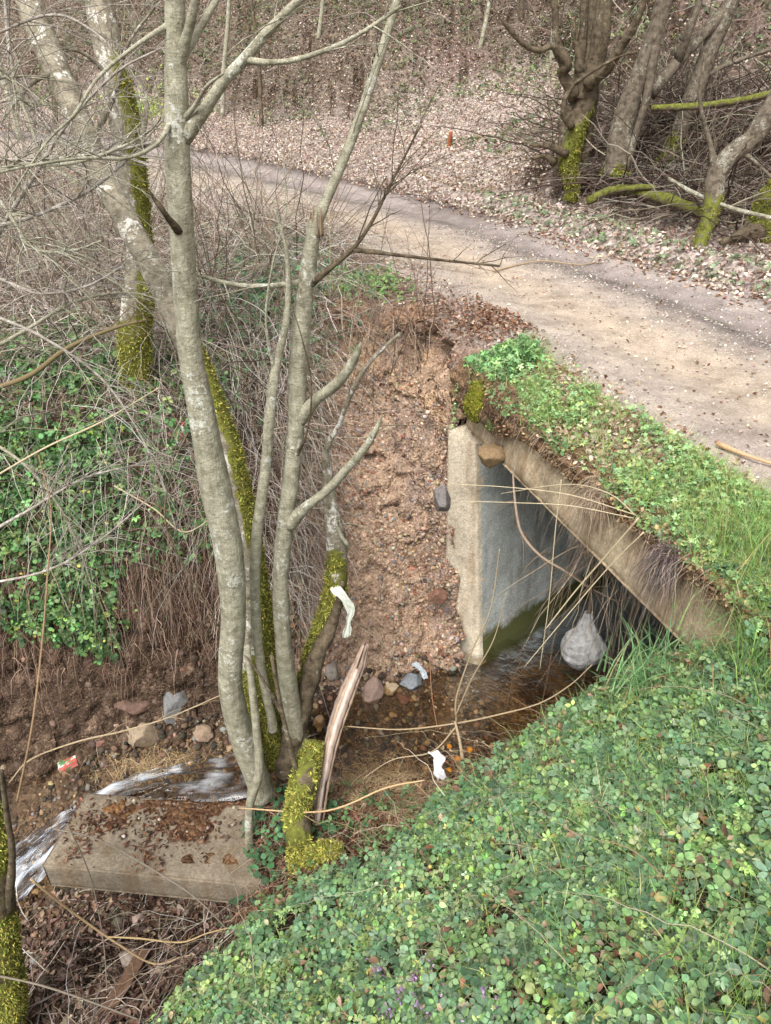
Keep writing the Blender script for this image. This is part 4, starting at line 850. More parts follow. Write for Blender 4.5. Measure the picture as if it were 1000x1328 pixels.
def shrub():
    t = thing('overhanging_shrub', 'tangle of pale arching bare branches reaching in over the brambles', 'shrub', PY(-60, 420, 3.9)); k = 0
    for pp in ([(-60, 240, 3.6, 5), (20, 215, 3.4, 4.5), (90, 212, 3.3, 4), (160, 190, 3.2, 3), (200, 165, 3.15, 2), (210, 145, 3.1, 1.2)],
               [(-60, 300, 3.7, 5), (10, 290, 3.6, 4.5), (70, 270, 3.5, 4), (140, 230, 3.4, 3), (235, 130, 3.2, 1.4)],
               [(-40, 205, 3.5, 4), (60, 207, 3.4, 3.4), (150, 195, 3.3, 3), (215, 180, 3.25, 2)], [(-20, 230, 3.6, 4), (20, 290, 3.5, 4), (42, 322, 3.4, 3.4), (90, 326, 3.35, 3), (132, 312, 3.3, 2)],
               [(-60, 420, 3.9, 6), (0, 300, 3.8, 5), (50, 220, 3.7, 4), (88, 160, 3.6, 3.4), (150, 95, 3.5, 2.6), (210, 62, 3.4, 2)], [(-60, 350, 3.9, 5), (-5, 360, 3.8, 4), (50, 380, 3.7, 3.6), (110, 372, 3.6, 3), (160, 345, 3.5, 2)],
               [(-50, 130, 4.2, 5), (10, 100, 4.1, 4), (35, 150, 4.0, 3.6), (60, 210, 3.9, 2.6), (110, 240, 3.8, 1.6)], [(5, -20, 4.4, 4), (12, 60, 4.3, 4), (28, 130, 4.2, 3), (60, 170, 4.1, 2)],
               [(-40, 60, 4.0, 3), (60, 20, 3.9, 3), (120, 40, 3.8, 2.4), (170, 90, 3.7, 1.6)], [(-60, 480, 3.9, 5), (30, 430, 3.8, 4), (100, 390, 3.7, 3), (170, 380, 3.6, 2.4), (215, 392, 3.5, 1.5)],
               [(-30, 700, 3.4, 4), (40, 660, 3.4, 3), (110, 620, 3.4, 2.4), (190, 600, 3.4, 1.6)], [(-30, 760, 3.4, 3), (60, 740, 3.35, 2.6), (130, 700, 3.3, 2), (200, 640, 3.3, 1.4)],
               [(-30, 560, 3.7, 4), (40, 610, 3.6, 3), (90, 680, 3.5, 2.4), (120, 760, 3.45, 1.5)], [(-30, 400, 3.6, 4), (60, 440, 3.5, 3.4), (140, 500, 3.45, 2.6), (200, 600, 3.4, 2), (230, 690, 3.4, 1.4)]):
        P, Rr = C3(pp); m2 = MB(); P, Rr = m2.tube(P, Rr * .62, 7, .03, (.3, .3, .3), None, .1, seed=k); twiglets(m2, P, Rr, 30, .6, (.3, .3, .3), sag=.25); build(m2, 'branch', M_pale if k % 3 else M_bark, t); k += 1
shrub()
# fallen twigs on and by the road
for lab, pp, z in (('thin branch lying along the near edge of the dirt road', [(640, 342), (700, 332), (760, 330), (800, 318), (830, 285)], 2.56),
                   ('pale bent twig on the leaf litter across the road', [(535, 205), (575, 218), (610, 230), (640, 226)], 2.8),
                   ('pale broken stick on the gravel beside the verge', [(930, 576), (965, 590), (1010, 604)], 2.53)):
    P = np.array([PZ(a, b, z) for a, b in pp]); P[:, 2] = gz(P[:, 0], P[:, 1]) + .025; mb = MB(); rr = .009 if z > 2.55 else .014
    P, R = mb.tube(P, np.linspace(rr, rr * .5, len(P)), 6, .04, TANc if z > 2.54 else S(196, 158, 124), rough=.08)
    if z > 2.55: twiglets(mb, P, R, 12, .3, TANc)
    single(mb, 'fallen_stick', M_twig, lab, 'stick', tuple(P[0]), 'sticks lying by the road')
# ------------------------------------------------------------------ stones worth naming
def rock(label, px, py, z, rpx, col, sq=(1, 1, .7), seed=0, sink=.35, grp='stones along the stream', ground=True):
    p = PZ(px, py, z)
    for _ in range(12):
        if ground: p = PZ(px, py, .5 * (p[2] + float(gz(p[0], p[1]))))
    d = depth(p); r = rpx * d / FPX; V, F = t_stone(seed * 2.3 + .7, 4); a = seed * 1.3
    q_ = np.random.default_rng(seed + 50)
    for _k in range(13):
        nn_ = q_.normal(0, 1, 3); nn_ /= np.linalg.norm(nn_); dd_ = V @ nn_; lim = q_.uniform(.55, .82); V = V - np.maximum(dd_ - lim, 0)[:, None] * nn_
    V = V * (1 + .03 * fbm(V[:, 0], V[:, 1], V[:, 2], 5, 3, seed))[:, None]
    V = rotz(V * np.array(sq), a) * r * 1.15
    V = V + p + (0, 0, r * sq[2] * (1 - 2 * sink)); mb = MB(); cl_ = S(*col); cl_ = cl_ * .6 + (cl_ @ np.array((.3, .59, .11))) * .4; mb.add(V, F, cl_); return single(mb, 'rock', M_stone, label, 'rock', (p[0], p[1], p[2]), grp)
rock('grey angular rock lodged above the cascade', 228, 920, .25, 24, (120, 120, 118), (1, .8, .9), 1, .3)
rock('long ochre rock behind the cascade', 180, 950, .1, 34, (158, 132, 92), (1.1, .7, .5), 2)
rock('brown flat rock left of the grey angular one', 175, 912, .3, 22, (120, 84, 62), (1.2, .8, .5), 3)
rock('orange stone by the tall tree above the water', 262, 950, .1, 16, (150, 118, 82), (1.2, .8, .7), 4)
rock('small rust-coloured stone at the waterline', 140, 958, .1, 13, (130, 80, 56), (1.2, .8, .7), 5)
rock('rounded tan boulder at the foot of the talus', 482, 905, .08, 17, (158, 122, 98), (.7, .8, 1.2), 6, .2)
rock('blue-grey pointed stone at the talus foot', 533, 890, .1, 13, (122, 130, 138), (1.1, .8, .9), 7, .2)
rock('pale yellow stone beside the blue-grey one', 508, 893, .1, 11, (190, 160, 110), (1.3, .8, .5), 8)
rock('reddish-brown stone in front of the blue-grey one', 522, 906, .05, 9, (134, 80, 66), (1.4, .8, .5), 9)
rock('rusty brown rock wedged against the culvert wall', 567, 776, .6, 13, (146, 92, 58), (1, .8, .8), 10, .2)
rock('grey rock stuck in the talus beside the culvert wall', 574, 655, 1.3, 15, (132, 124, 116), (.8, .8, 1.2), 11, .2)
rock('dark brown stone in the middle of the talus', 521, 655, 1.2, 11, (96, 66, 50), (1.3, 1, .6), 12, .3)
rock('small round brown stone next to the dark talus stone', 540, 660, 1.2, 7, (150, 104, 80), (1, 1, .9), 13, .3)
rock('dark stone protruding low on the talus', 548, 752, .7, 8, (88, 76, 70), (1.3, .8, .7), 14, .2)
rock('ochre pebble by the split log', 415, 940, .1, 10, (192, 140, 70), (1, .8, .7), 15, .2)
rock('grey-tan stone near the rotten stem', 432, 878, .2, 12, (166, 150, 132), (1.0, .8, 1.), 16, .2)
rock('pale stone sitting among the leaves of the near bank', 722, 960, 1.2, 10, (176, 150, 140), (1.3, .9, .7), 17, .1)
rock('white chalky stone on the verge corner above the ivy', 958, 920, 2.0, 10, (196, 188, 180), (1.3, .9, .7), 18, .1)
rock('grey stone under the slab in the gully', 172, 1245, -.5, 16, (156, 136, 116), (1.2, .9, .6), 19, .3)
rock('brown stone in the gully beside the grey one', 208, 1262, -.5, 11, (140, 112, 92), (1.2, .9, .7), 20, .3)
p = BL(4.25, 1.98, .05); V, F = t_stone(3.1, 4); 
q_ = np.random.default_rng(8)
for _k in range(14):
    nn_ = q_.normal(0, 1, 3); nn_ /= np.linalg.norm(nn_); V = V - np.maximum(V @ nn_ - q_.uniform(.6, .85), 0)[:, None] * nn_
V = V * (1 + .05 * fbm(V[:, 0], V[:, 1], V[:, 2], 4, 3, 1))[:, None]; mb = MB(); mb.add(rotz(V * (.11, .08, .1), .4) + p, F, S(134, 112, 84)); single(mb, 'rock', M_stone, 'ochre block wedged under the end of the mossy verge', 'rock', group='stones along the stream')
# ------------------------------------------------------------------ sack, litter and other small things
def sack():
    c = PY(756, 836, 3.5); t = thing('hanging_sack', 'muddy grey sack dangling from roots in the culvert mouth', 'sack', (c[0], c[1], c[2] - .17)); mb = MB()
    n, m = 40, 36; th = np.linspace(0, np.pi, n)[:, None]; ph = (np.arange(m) * 2 * np.pi / m)[None]
    prof = np.interp(th[:, 0], [0, .18, .45, .9, 1.5, 2.1, 2.7, 3.15], [.018, .024, .04, .078, .115, .128, .09, .0])[:, None]; zz = np.interp(th[:, 0], [0, .18, .45, .9, 1.5, 2.1, 2.7, 3.15], [.26, .22, .16, .09, .02, -.07, -.14, -.165])[:, None]
    x, y = prof * np.cos(ph), prof * np.sin(ph) * .85; x, y, zz = np.broadcast_arrays(x, y, zz)
    fold = .02 * np.abs(np.sin(ph * 4 + 5 * zz)) * sstep(-.1, .1, zz) + .035 * fbm(x, y, zz, 7, 4, 3) + .014 * (1 - 2 * np.abs(fbm(x, y, zz, 16, 3, 6))); k_ = 1 + fold / (prof + .02)
    V = np.stack([x * k_, y * k_, zz + .006 * fbm(x, y, zz, 20, 2, 8)], -1).reshape(-1, 3) + c
    i = np.arange(n - 1)[:, None] * m; j = np.arange(m)[None]; j2 = (j + 1) % m
    mb.add(V, np.stack([i + j, i + m + j, i + m + j2, i + j2], -1).reshape(-1, 4), S(164, 163, 162)); build(mb, 'bag', attr_mat('muddy_cloth', .95, 26, .9, 1., .1, .02), t)
    P = np.array([c + (0, 0, .22), c + (.0, 0, .32), c + (-.02, .02, .6), (float(beamX(3.6)) + .28, 3.6, 1.92)]); mb = MB(); mb.tube(P, [.014, .01, .008, .012], 6, .03, S(110, 94, 78), rough=.15); build(mb, 'cord', M_twig, t)
    n = 60; a = rng.random(n) * 6.28; p0 = np.stack([c[0] + rng.normal(0, .09, n), c[1] + rng.normal(0, .1, n), np.full(n, 1.9)], -1); d = rng.normal(0, .35, (n, 3)); d[:, 2] = -1
    A_, B_ = arcs(n, p0, d, rng.uniform(.35, .95, n), rng.uniform(.0015, .004, n), 9, 0., .25); mb = MB(); mb.stems(A_, B_, pick([(150, 128, 106), (190, 170, 144), (110, 92, 76)], n), 4)
    tag(build(mb, 'hanging_roots', M_twig), kind='stuff')
sack()
def lathe(mb, prof, axis, c, seg=20, col=(.5, .5, .5), crush=0., seed=0):
    ax = np.array(axis, float); ax /= np.linalg.norm(ax); u = np.cross(ax, (.2, .1, 1)); u /= np.linalg.norm(u); v = np.cross(ax, u)
    a = np.arange(seg) * 2 * np.pi / seg; h = np.array([p[0] for p in prof]); r = np.array([p[1] for p in prof])
    rr = r[:, None] * (1 + crush * fbm(h[:, None] * 22, np.cos(a)[None] * 1.5, np.sin(a)[None] * 1.5, 1, 2, seed))
    V = np.array(c) + h[:, None, None] * ax + rr[..., None] * (np.cos(a)[None, :, None] * u + np.sin(a)[None, :, None] * v)
    n = len(prof); i = np.arange(n - 1)[:, None] * seg; j = np.arange(seg)[None]; j2 = (j + 1) % seg
    mb.add(V.reshape(-1, 3), np.stack([i + j, i + j2, i + seg + j2, i + seg + j], -1).reshape(-1, 4), col)
m_pl, n_, l_, p_ = new_mat('clear_plastic'); p_.inputs['Base Color'].default_value = (*S(176, 190, 198), 1); p_.inputs['Roughness'].default_value = .15; p_.inputs['Alpha'].default_value = .55
M_print = attr_mat('printed_plastic', .45, 60, .3, .15, .4)
def onbank(px, py, z=1.5, lift=.04):
    p = PZ(px, py, z)
    for _ in range(25): p = PZ(px, py, .6 * p[2] + .4 * (float(gz(p[0], p[1])) + lift))
    return p
def bottle(px, py, axis, mat, col, cap, label, L=.2, r=.03, band=None):
    c = onbank(px, py, 1.6, .05); t = thing('plastic_bottle', label, 'bottle', tuple(c), 'bottles caught on the left bank'); c = c - np.array(axis) / np.linalg.norm(axis) * L / 2
    mb = MB(); pr = [(0, .001), (0, r * .8), (.01, r), (.05, r * .96), (.06, r), (.1, r * .95), (.11, r), (L * .68, r), (L * .82, r * .62), (L * .9, r * .4), (L, r * .38)]; pr = [(h * 1., q) for h, q in pr]
    lathe(mb, pr, axis, c, 20, col, .14, 3); build(mb, 'body', mat, t)
    mb = MB(); lathe(mb, [(L * .96, r * .46), (L * .96 + .018, r * .46), (L * .96 + .019, .001)], axis, c, 14, cap); build(mb, 'cap', M_print, t)
    if band is not None: mb = MB(); lathe(mb, [(.062, r * 1.02), (.12, r * 1.02)], axis, c, 20, band, .1, 3); build(mb, 'wrapper', M_print, t)
bottle(82, 600, (.15, -.3, -1), m_pl, S(190, 205, 215), S(120, 140, 160), 'clear crumpled plastic bottle among the ivy of the left bank')
bottle(234, 565, (.35, .2, 1), M_print, S(222, 216, 210), S(190, 60, 50), 'white bottle with a reddish wrapper beside the tall grey trunk', .17, .032, S(190, 110, 100))
# carton in the cascade
mb = MB(); c = PZ(78, 1003, -.02); a = np.array((.11, .05, .02)); b = np.array((-.03, .055, -.01)); h = np.array((0, 0, .05))
for (o_, p1, p2, cc_) in ((c + h, a, b, (214, 208, 200)), (c, a, h, (206, 120, 110)), (c + b + a, -a, h, (200, 190, 180)), (c + a, b, h, (90, 140, 90)), (c + b, -b, h, (214, 208, 200))):
    grid_face(mb, o_, o_ + p1, o_ + p1 + p2, o_ + p2, 14, 9, .016, S(*cc_), 3)
V_ = np.vstack(mb.v); nz_ = fbm(V_[:, 0], V_[:, 1], V_[:, 2], 28, 2, 5)[:, None]; nz2 = fbm(V_[:, 0], V_[:, 1], V_[:, 2], 24, 2, 9)[:, None]; cc_ = np.where(nz_ > .12, S(196, 96, 84), np.vstack(mb.c)); cc_ = np.where(nz2 > .25, S(84, 130, 84), cc_); mb.c = [cc_]
single(mb, 'drink_carton', M_print, 'crushed white carton with red and green print stuck in the cascade', 'carton')
# torn plastic rag
def cloth(label, name, pts_, wpx, col, cat, seed):
    P, R = C3([(a, b, Y, wpx) for a, b, Y in pts_]); P, R = catmull(P, R, .008); n = len(P); m = 12; v = np.linspace(-1, 1, m)[None]; s_ = np.linspace(0, 1, n)[:, None]
    wv = R[:, None] * v * (.7 + .5 * fbm(s_ * 3, 0, 0, 2, 2, seed)); X = P[:, 0:1] + wv; Yy = P[:, 1:2] + .02 * fbm(s_ * 2, v * 1.5, 0, 2, 3, seed + 3); Zz = P[:, 2:3] + wv * .3 + .01 * fbm(s_ * 5, v * 2, 0, 2, 2, seed + 5)
    V = np.stack([X, Yy, Zz], -1); i = np.arange(n - 1)[:, None] * m; j = np.arange(m - 1)[None]; F = np.stack([i + j, i + j + 1, i + m + j + 1, i + m + j], -1).reshape(-1, 4)
    mb = MB(); mb.add(V.reshape(-1, 3), F, col); mb.add(V.reshape(-1, 3) + (0, .0015, 0), F[:, ::-1], col); return single(mb, name, M_print, label, cat)
cloth('pale green torn plastic rag hanging on the mossy stem', 'plastic_rag', [(434, 762, 3.42), (446, 775, 3.4), (455, 792, 3.4), (452, 806, 3.4), (449, 826, 3.4)], 7, S(205, 210, 196), 'rag', 2)
cloth('crumpled white wrapper at the edge of the near bank', 'plastic_wrapper', [(562, 975, 2.83), (570, 985, 2.8), (568, 998, 2.76), (574, 1010, 2.74)], 9, S(205, 205, 208), 'wrapper', 5)
cloth('grey plastic scrap on the stones at the talus foot', 'plastic_scrap', [(536, 860, 4.1), (546, 868, 4.08), (552, 880, 4.05)], 6, S(176, 184, 190), 'scrap', 7)
# orange windfalls
for i, (px, py) in enumerate(((583, 968), (610, 972), (594, 984), (583, 999))):
    p = onbank(px, py, .7, .02); mb = MB(); V, F = t_stone(i + 20, 3); mb.add(V * (.022, .021, .019) + p, F, S(236, 164, 52)); mb.tube([p + (0, 0, .015), p + (.003, 0, .024)], [.002, .0015], 5, .01, S(80, 60, 40))
    single(mb, 'windfall_fruit', M_print, ['topmost orange fruit beside the white wrapper', 'orange fruit farthest along towards the pool', 'orange fruit in the middle of the small cluster', 'lowest orange fruit under the white wrapper'][i], 'fruit', tuple(p), 'orange fruits on the bank')
# rusty stake
p = onbank(583, 192, 2.9, 0); mb = MB(); mb.tube([p - (0, 0, .05), p + (0, 0, .1), p + (.01, 0, .24)], [.035, .03, .032], 8, .04, S(150, 84, 56), rough=.12)
single(mb, 'wooden_stake', M_wood, 'short rust-brown stake in the pale leaf litter', 'stake', tuple(p))
mb = MB(); P = np.array([onbank(188, 1235, -.5, .03), onbank(165, 1272, -.55, .04), onbank(142, 1312, -.6, .05)]); d_ = np.array((.045, .01, 0))
for s_ in (0, .03): grid_face(mb, P[0] - d_ + (0, 0, s_), P[2] - d_ + (0, 0, s_), P[2] + d_ + (0, 0, s_), P[0] + d_ + (0, 0, s_), 24, 6, .006, S(112, 88, 72), 4)
grid_face(mb, P[0] + d_, P[2] + d_, P[2] + d_ + (0, 0, .03), P[0] + d_ + (0, 0, .03), 24, 4, .002, S(96, 74, 60)); grid_face(mb, P[2] - d_, P[2] + d_, P[2] + d_ + (0, 0, .03), P[2] - d_ + (0, 0, .03), 5, 4, .001, S(96, 74, 60)); grid_face(mb, P[0] - d_, P[2] - d_, P[2] - d_ + (0, 0, .03), P[0] - d_ + (0, 0, .03), 24, 4, .002, S(96, 74, 60))
single(mb, 'old_plank', M_wood, 'weathered brown plank lying in the gully below the slab', 'plank')
# ------------------------------------------------------------------ loose ground stuff
def stuff(mb, name, mat, smooth=False):
    if mb.n: tag(build(mb, name, mat, smooth=smooth), kind='stuff')
def gravel(name, n, dens, size, cols, emb=.2, flat=.65):
    P, Nn, _ = scatter(n, dens); mb = MB(); sel = rng.integers(0, 5, n); sz = size[0] * (size[1] / size[0]) ** (rng.random(n) ** 2.2); col = pick(cols, n, .2)
    M = frames(Nn, .4)
    for i, (tv, tf) in enumerate(STONES):
        m = sel == i; mb.inst(tv, tf, P[m] + Nn[m] * (sz[m] * (.4 - emb))[:, None], M[m], np.stack([sz[m], sz[m] * .8, sz[m] * flat], -1), col[m])
    stuff(mb, name, M_stone)
isl = (F_near > 0) & (F_D < .5)
px_q, py_q, _dq = proj(FC)
DRY = [(178, 150, 130, 4), (200, 182, 166, 4), (140, 104, 84, 3), (112, 72, 56, 2), (214, 200, 190, 2)]
gravel('talus_gravel', 10000, F_tal * (FC[:, 2] < 2.02) * (FC[:, 2] > -.02) * (.25 + (F_nB > -.1)), (.004, .024), [(182, 152, 124, 5), (192, 168, 142, 1.5), (146, 116, 90, 2.5), (196, 184, 170, .4), (140, 132, 128, 2), (150, 96, 72, 1)])
gravel('soil_clods', 2600, isl * (F_SL > .7) * (FC[:, 1] > 3.5) * (FC[:, 0] < -.5) * 1., (.006, .04), [(104, 84, 68, 3), (84, 68, 56, 3), (120, 98, 80, 1.2)], .75)
gravel('stream_gravel', 7000, isl * (F_cd < .35) * (FC[:, 2] < .12) * (FC[:, 1] < 4.6), (.006, .035), [(112, 90, 68, 3), (84, 70, 56, 3), (156, 128, 92, 1.2), (130, 124, 118, 1), (58, 50, 42, 2.5)])
gravel('gully_rubble', 1800, isl * (FC[:, 2] < -.25) * (FC[:, 1] < 2.7) * (FC[:, 0] > -3.2), (.008, .05), [(112, 92, 78, 3), (84, 68, 58, 3), (150, 130, 112, 1)])
gravel('road_gravel', 8000, (F_cr > -3) * ((F_near < .1) & (F_far < .1)) * (np.exp(-((F_cr - .3) / .35) ** 2) + 1.6 * np.exp(-((F_near + .12) / .16) ** 2) + .15) * (FC[:, 1] < 9), (.003, .014), [(176, 166, 156, 4), (150, 140, 130, 3), (196, 188, 178, 1), (120, 110, 102, 2)], .3)
mb = MB()
leaves(mb, 85000, (F_far > -.15) * (F_far < 9) / (1.2 + FC[:, 1] * .03) * (1.15 - .8 * F_dk), [T_dry, T_dry], (.03, .062), [(196, 182, 172, 5), (172, 154, 142, 5), (210, 200, 192, 3), (142, 114, 98, 3), (108, 82, 68, 2)], (.005, .03), .9, .5, .2)
leaves(mb, 36000, (F_far > 2.5) * F_dk, [T_dry], (.045, .085), [(132, 108, 88, 4), (98, 76, 58, 4), (154, 136, 116, 1.5), (74, 56, 44, 3)], (.005, .05), .9, .5, .2)
stuff(mb, 'leaf_litter', M_dry)
mb = MB()
leaves(mb, 7000, ((F_near > -.22) * (F_near < .9) * (FC[:, 1] > 2.2) * (F_SL < .9)).astype(float), [T_dry], (.02, .045), DRY, (.003, .015), .8, .5)
leaves(mb, 900, (F_near < -.2) * (F_far < -.1) * (FC[:, 1] < 9) * 1., [T_dry], (.015, .035), DRY, (.003, .008), .6, .6)
leaves(mb, 2200, ((F_far > -.35) & (F_far < 0)) * 1., [T_dry], (.03, .06), DRY, (.003, .01), .6, .6)
stuff(mb, 'roadside_leaves', M_dry)
mb = MB()
leaves(mb, 8000, isl * (FC[:, 1] > 4.2) * (FC[:, 0] < -.6) * 1., [T_dry], (.03, .06), [(130, 98, 78, 3), (104, 76, 62, 3), (168, 144, 124, 2)], (.0, .04), .9, .4)
leaves(mb, 3000, isl * np.exp(-((FC[:, 1] - 2.45) / .1) ** 2) * (FC[:, 0] < -.9) * (FC[:, 0] > -2.1), [T_dry], (.02, .04), [(70, 54, 46, 3), (52, 42, 36, 3)], (.0, .03), .9, .4)  # darkest leaves in a strip: shadow gap under the slab put into leaf colour
leaves(mb, 5000, isl * (FC[:, 1] < 3.4) * (FC[:, 1] > 2.3) * (FC[:, 0] < .5) * (FC[:, 0] > -1.0), [T_dry], (.02, .045), [(120, 84, 66, 3), (92, 62, 50, 3), (160, 130, 108, 1)], (.0, .03), .9, .4)
leaves(mb, 5000, isl * (FC[:, 2] < -.15) * (FC[:, 1] < 2.8), [T_dry], (.03, .06), [(110, 84, 72, 3), (84, 64, 56, 3), (146, 124, 110, 2)], (.0, .03), .9, .5)
leaves(mb, 1800, F_tal * (FC[:, 2] > .1), [T_dry], (.012, .03), [(190, 166, 146, 3), (140, 96, 74, 3), (112, 74, 58, 2)], (.003, .008), .5, .0)
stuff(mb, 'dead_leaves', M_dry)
uu, vv = np.meshgrid(np.linspace(-1.98, -.66, 110), np.linspace(2.66, 3.1, 50)); zt_ = np.interp(uu, [-2.06, -.64], [.068, .02]) + .004
hh = .022 * sstep(-.1, .6, fbm(uu, vv, 0, 4.2, 3, 77) + 2.6 * (vv - 2.83) - .5 * sstep(-1.75, -1.98, uu)) + .01 * fbm(uu, vv, 0, 16, 3, 78) - .008 - .05 * sstep(.03, 0, np.minimum(uu + 1.98, -.66 - uu)) - .05 * sstep(.02, 0, 3.1 - vv)
cc = np.empty(uu.shape + (3,)); cc[:] = S(98, 74, 54); cc = mixv(cc, S(132, 98, 64), sstep(0, .4, fbm(uu, vv, 0, 6, 3, 79))); i = np.arange(49)[:, None] * 110; j = np.arange(109)[None]; F = np.stack([i + j, i + j + 1, i + 110 + j + 1, i + 110 + j], -1).reshape(-1, 4)
mb = MB(); mb.add(np.stack([uu, vv, zt_ + hh], -1).reshape(-1, 3), F, cc.reshape(-1, 3)); tag(build(mb, 'wet_silt', M_bed), kind='stuff')
mb = MB(); n = 150; u = rng.uniform(-1.9, -.7, n); v = rng.uniform(2.8, 3.08, n); sz = rng.uniform(.004, .014, n); P = np.stack([u, v, np.interp(u, [-2.06, -.64], [.068, .02]) + .022], -1); up = np.zeros((n, 3)); up[:, 2] = 1
mb.inst(STONES[0][0], STONES[0][1], P, frames(up, .4), sz, pick([(176, 166, 150, 1), (124, 106, 88, 3), (92, 74, 58, 4)], n, .2)); stuff(mb, 'slab_grit', M_stone)
mb = MB(); leaves(mb, 1500, (np.exp(-((px_q - 640) / 70) ** 2 - ((py_q - 415) / 22) ** 2)) * (F_SL < 1.5) * (F_near > -.3), [T_dry], (.015, .04), [(140, 104, 82, 4), (112, 80, 64, 3), (176, 150, 130, 2)], (.003, .02), .8, .5); stuff(mb, 'leaf_drift', M_dry)
# wet leaves on the slab
mb = MB(); n = 2600; u = rng.random(n) * 1.35 - 2.0; v = 2.6 + rng.random(n) ** .8 * .48; cl = fbm(u, v, 0, 4.2, 3, 77) + 1.6 * (v - 2.83) + rng.normal(0, .12, n); kx = cl > .02; u, v = u[kx], v[kx]
zt = np.interp(u, [-2.06, -.64], [.068, .02]); P = np.stack([u, v, zt + .014], -1); up = np.zeros((len(u), 3)); up[:, 2] = 1
mb.inst(T_dry[0] * (1, .5, .5), T_dry[1], P, frames(up, .35), rng.uniform(.012, .045, len(u)), pick([(104, 66, 50, 3), (72, 48, 38, 4), (140, 104, 76, 1.5)], len(u), .2)); stuff(mb, 'wet_leaves', M_dry)
# ------------------------------------------------------------------ foliage
GR = [(134, 166, 124, 5), (154, 182, 134, 4), (112, 146, 110, 3.5), (156, 180, 150, 3), (160, 182, 120, 2), (86, 114, 82, 2.6)]
GR2 = [(148, 180, 104, 4), (160, 190, 116, 2), (130, 166, 94, 3), (150, 166, 116, 2)]
F_pt = fa(fbm(GX, GY, 0, 1.8, 3, 61)); F_gap = fa(fbm(GX, GY, 0, 6, 3, 62))
plane = isl * (FC[:, 1] < 2.75) * (FC[:, 2] > -.1) + (F_D > .5) * (FC[:, 1] < 2.5) * (F_near > .0)
gedge = plane * sstep(-.02, .08, FC[:, 2] - .25 + .3 * (FC[:, 0] + 1) * 0 + .3 * F_nB * (FC[:, 0] < .3)) * (1 - sstep(1.93, 2.17, FC[:, 1] - .62 * np.clip(FC[:, 0] + .12, 0, .6) - .2 * np.clip(FC[:, 0] - .5, 0, 1) + .34 * F_nB + .22 * F_gap))
mb = MB()
leaves(mb, 9500, gedge * (.15 + (F_gap > -.15)) * sstep(-.1, .2, F_pt), [T_ovate, T_tri, T_lobed, T_round], (.011, .036), GR2, (.01, .085), .85, .55, .36, .85)
leaves(mb, 19000, gedge * (.03 + .97 * (F_gap > .0)) * (1 - .8 * sstep(-.1, .2, F_pt)), [T_round, T_ovate, T_ovate, T_tri, T_lobed, T_lobed], (.011, .036), GR, (.0, .08), .9, .5, .36, .82)
leaves(mb, 3000, gedge, [T_round, T_tri], (.022, .036), [(124, 164, 108, 3), (138, 172, 118, 2), (108, 150, 116, 2)], (.04, .11), .7, .6, .15)
leaves(mb, 6000, gedge * (.2 + (F_nB > 0)), [T_lobed, T_tri], (.02, .052), [(96, 136, 100, 3), (120, 154, 124, 3), (84, 120, 92, 2)], (.03, .09), .5, .7)
leaves(mb, 200, gedge, [T_ovate, T_round], (.015, .028), [(196, 176, 84, 2), (170, 166, 92, 2), (186, 170, 60, 1)], (.05, .09), .6, .7)
stuff(mb, 'ground_ivy', M_leaf)
mb = MB(); leaves(mb, 3400, gedge * (.3 + (F_gap < .0)), [T_dry], (.018, .05), [(140, 112, 92, 3), (176, 154, 132, 2), (112, 84, 68, 2), (150, 100, 74, .6)], (.02, .07), .8, .5); stuff(mb, 'brown_leaves', M_dry)
# stalks in the ivy
n = 3400; P, Nn, _ = scatter(n, gedge + .5 * isl * (FC[:, 1] < 3.2) * (FC[:, 1] > 2.2) * (FC[:, 0] > -1)); d = rng.normal(0, .8, (n, 3)); d[:, 2] = np.abs(d[:, 2]) * .5 + .1; d /= np.linalg.norm(d, axis=1)[:, None]
A_, B_ = arcs(n, P, d, rng.uniform(.06, .3, n), rng.uniform(.0007, .0018, n), 8, .5, .2, floor=.01); mb = MB(); mb.stems(A_, B_, pick([(186, 166, 132, 3), (150, 122, 96, 3), (120, 112, 76, 2)], n)); stuff(mb, 'dry_stalks', M_twig)
n = 110; P, Nn, _ = scatter(n, gedge + .6 * isl * (FC[:, 1] < 3.0) * (FC[:, 1] > 2.2) * (FC[:, 0] > -1)); d = rng.normal(0, 1, (n, 3)); d[:, 2] = np.abs(d[:, 2]) * .35 + .15; d /= np.linalg.norm(d, axis=1)[:, None]
A_, B_ = arcs(n, P, d, rng.uniform(.25, .8, n), rng.uniform(.0012, .0028, n), 14, .45, .3, floor=.03); mb = MB(); mb.stems(A_, B_, pick([(160, 140, 112, 3), (132, 110, 86, 3), (186, 172, 144, 1.5)], n), 5); stuff(mb, 'trailing_stems', M_twig)
# second growth: upright lobed sprigs
mb = MB(); P, _, _ = scatter(420, gedge * (F_pt > -.1)); m = 9; Q = np.repeat(P, m, 0) + np.random.default_rng(4).normal(0, .018, (len(P) * m, 3)) + (0, 0, .06); up = np.tile((0, 0, 1.), (len(Q), 1)); cs_ = np.repeat(pick([(140, 180, 110, 3), (120, 162, 104, 3), (166, 192, 124, 2)], len(P), .15), m, 0)
mb.inst(T_lobed[0], T_lobed[1], Q, frames(up, .9), rng.uniform(.014, .03, len(Q)), cs_); stuff(mb, 'lobed_weeds', M_leaf)
# grass in the ivy, more to the right
mb = MB(); P, _, _ = scatter(1800, gedge * (sstep(.2, 1.0, FC[:, 0]) * (.2 + (F_nB > -.05)) + .16)); grass(mb, P, (.06, .17), [(140, 178, 96, 3), (166, 196, 108, 2), (112, 156, 100, 2), (200, 188, 146, 1.2)], 8, .025, .0026, 1.0); stuff(mb, 'grass_blades', M_leaf)
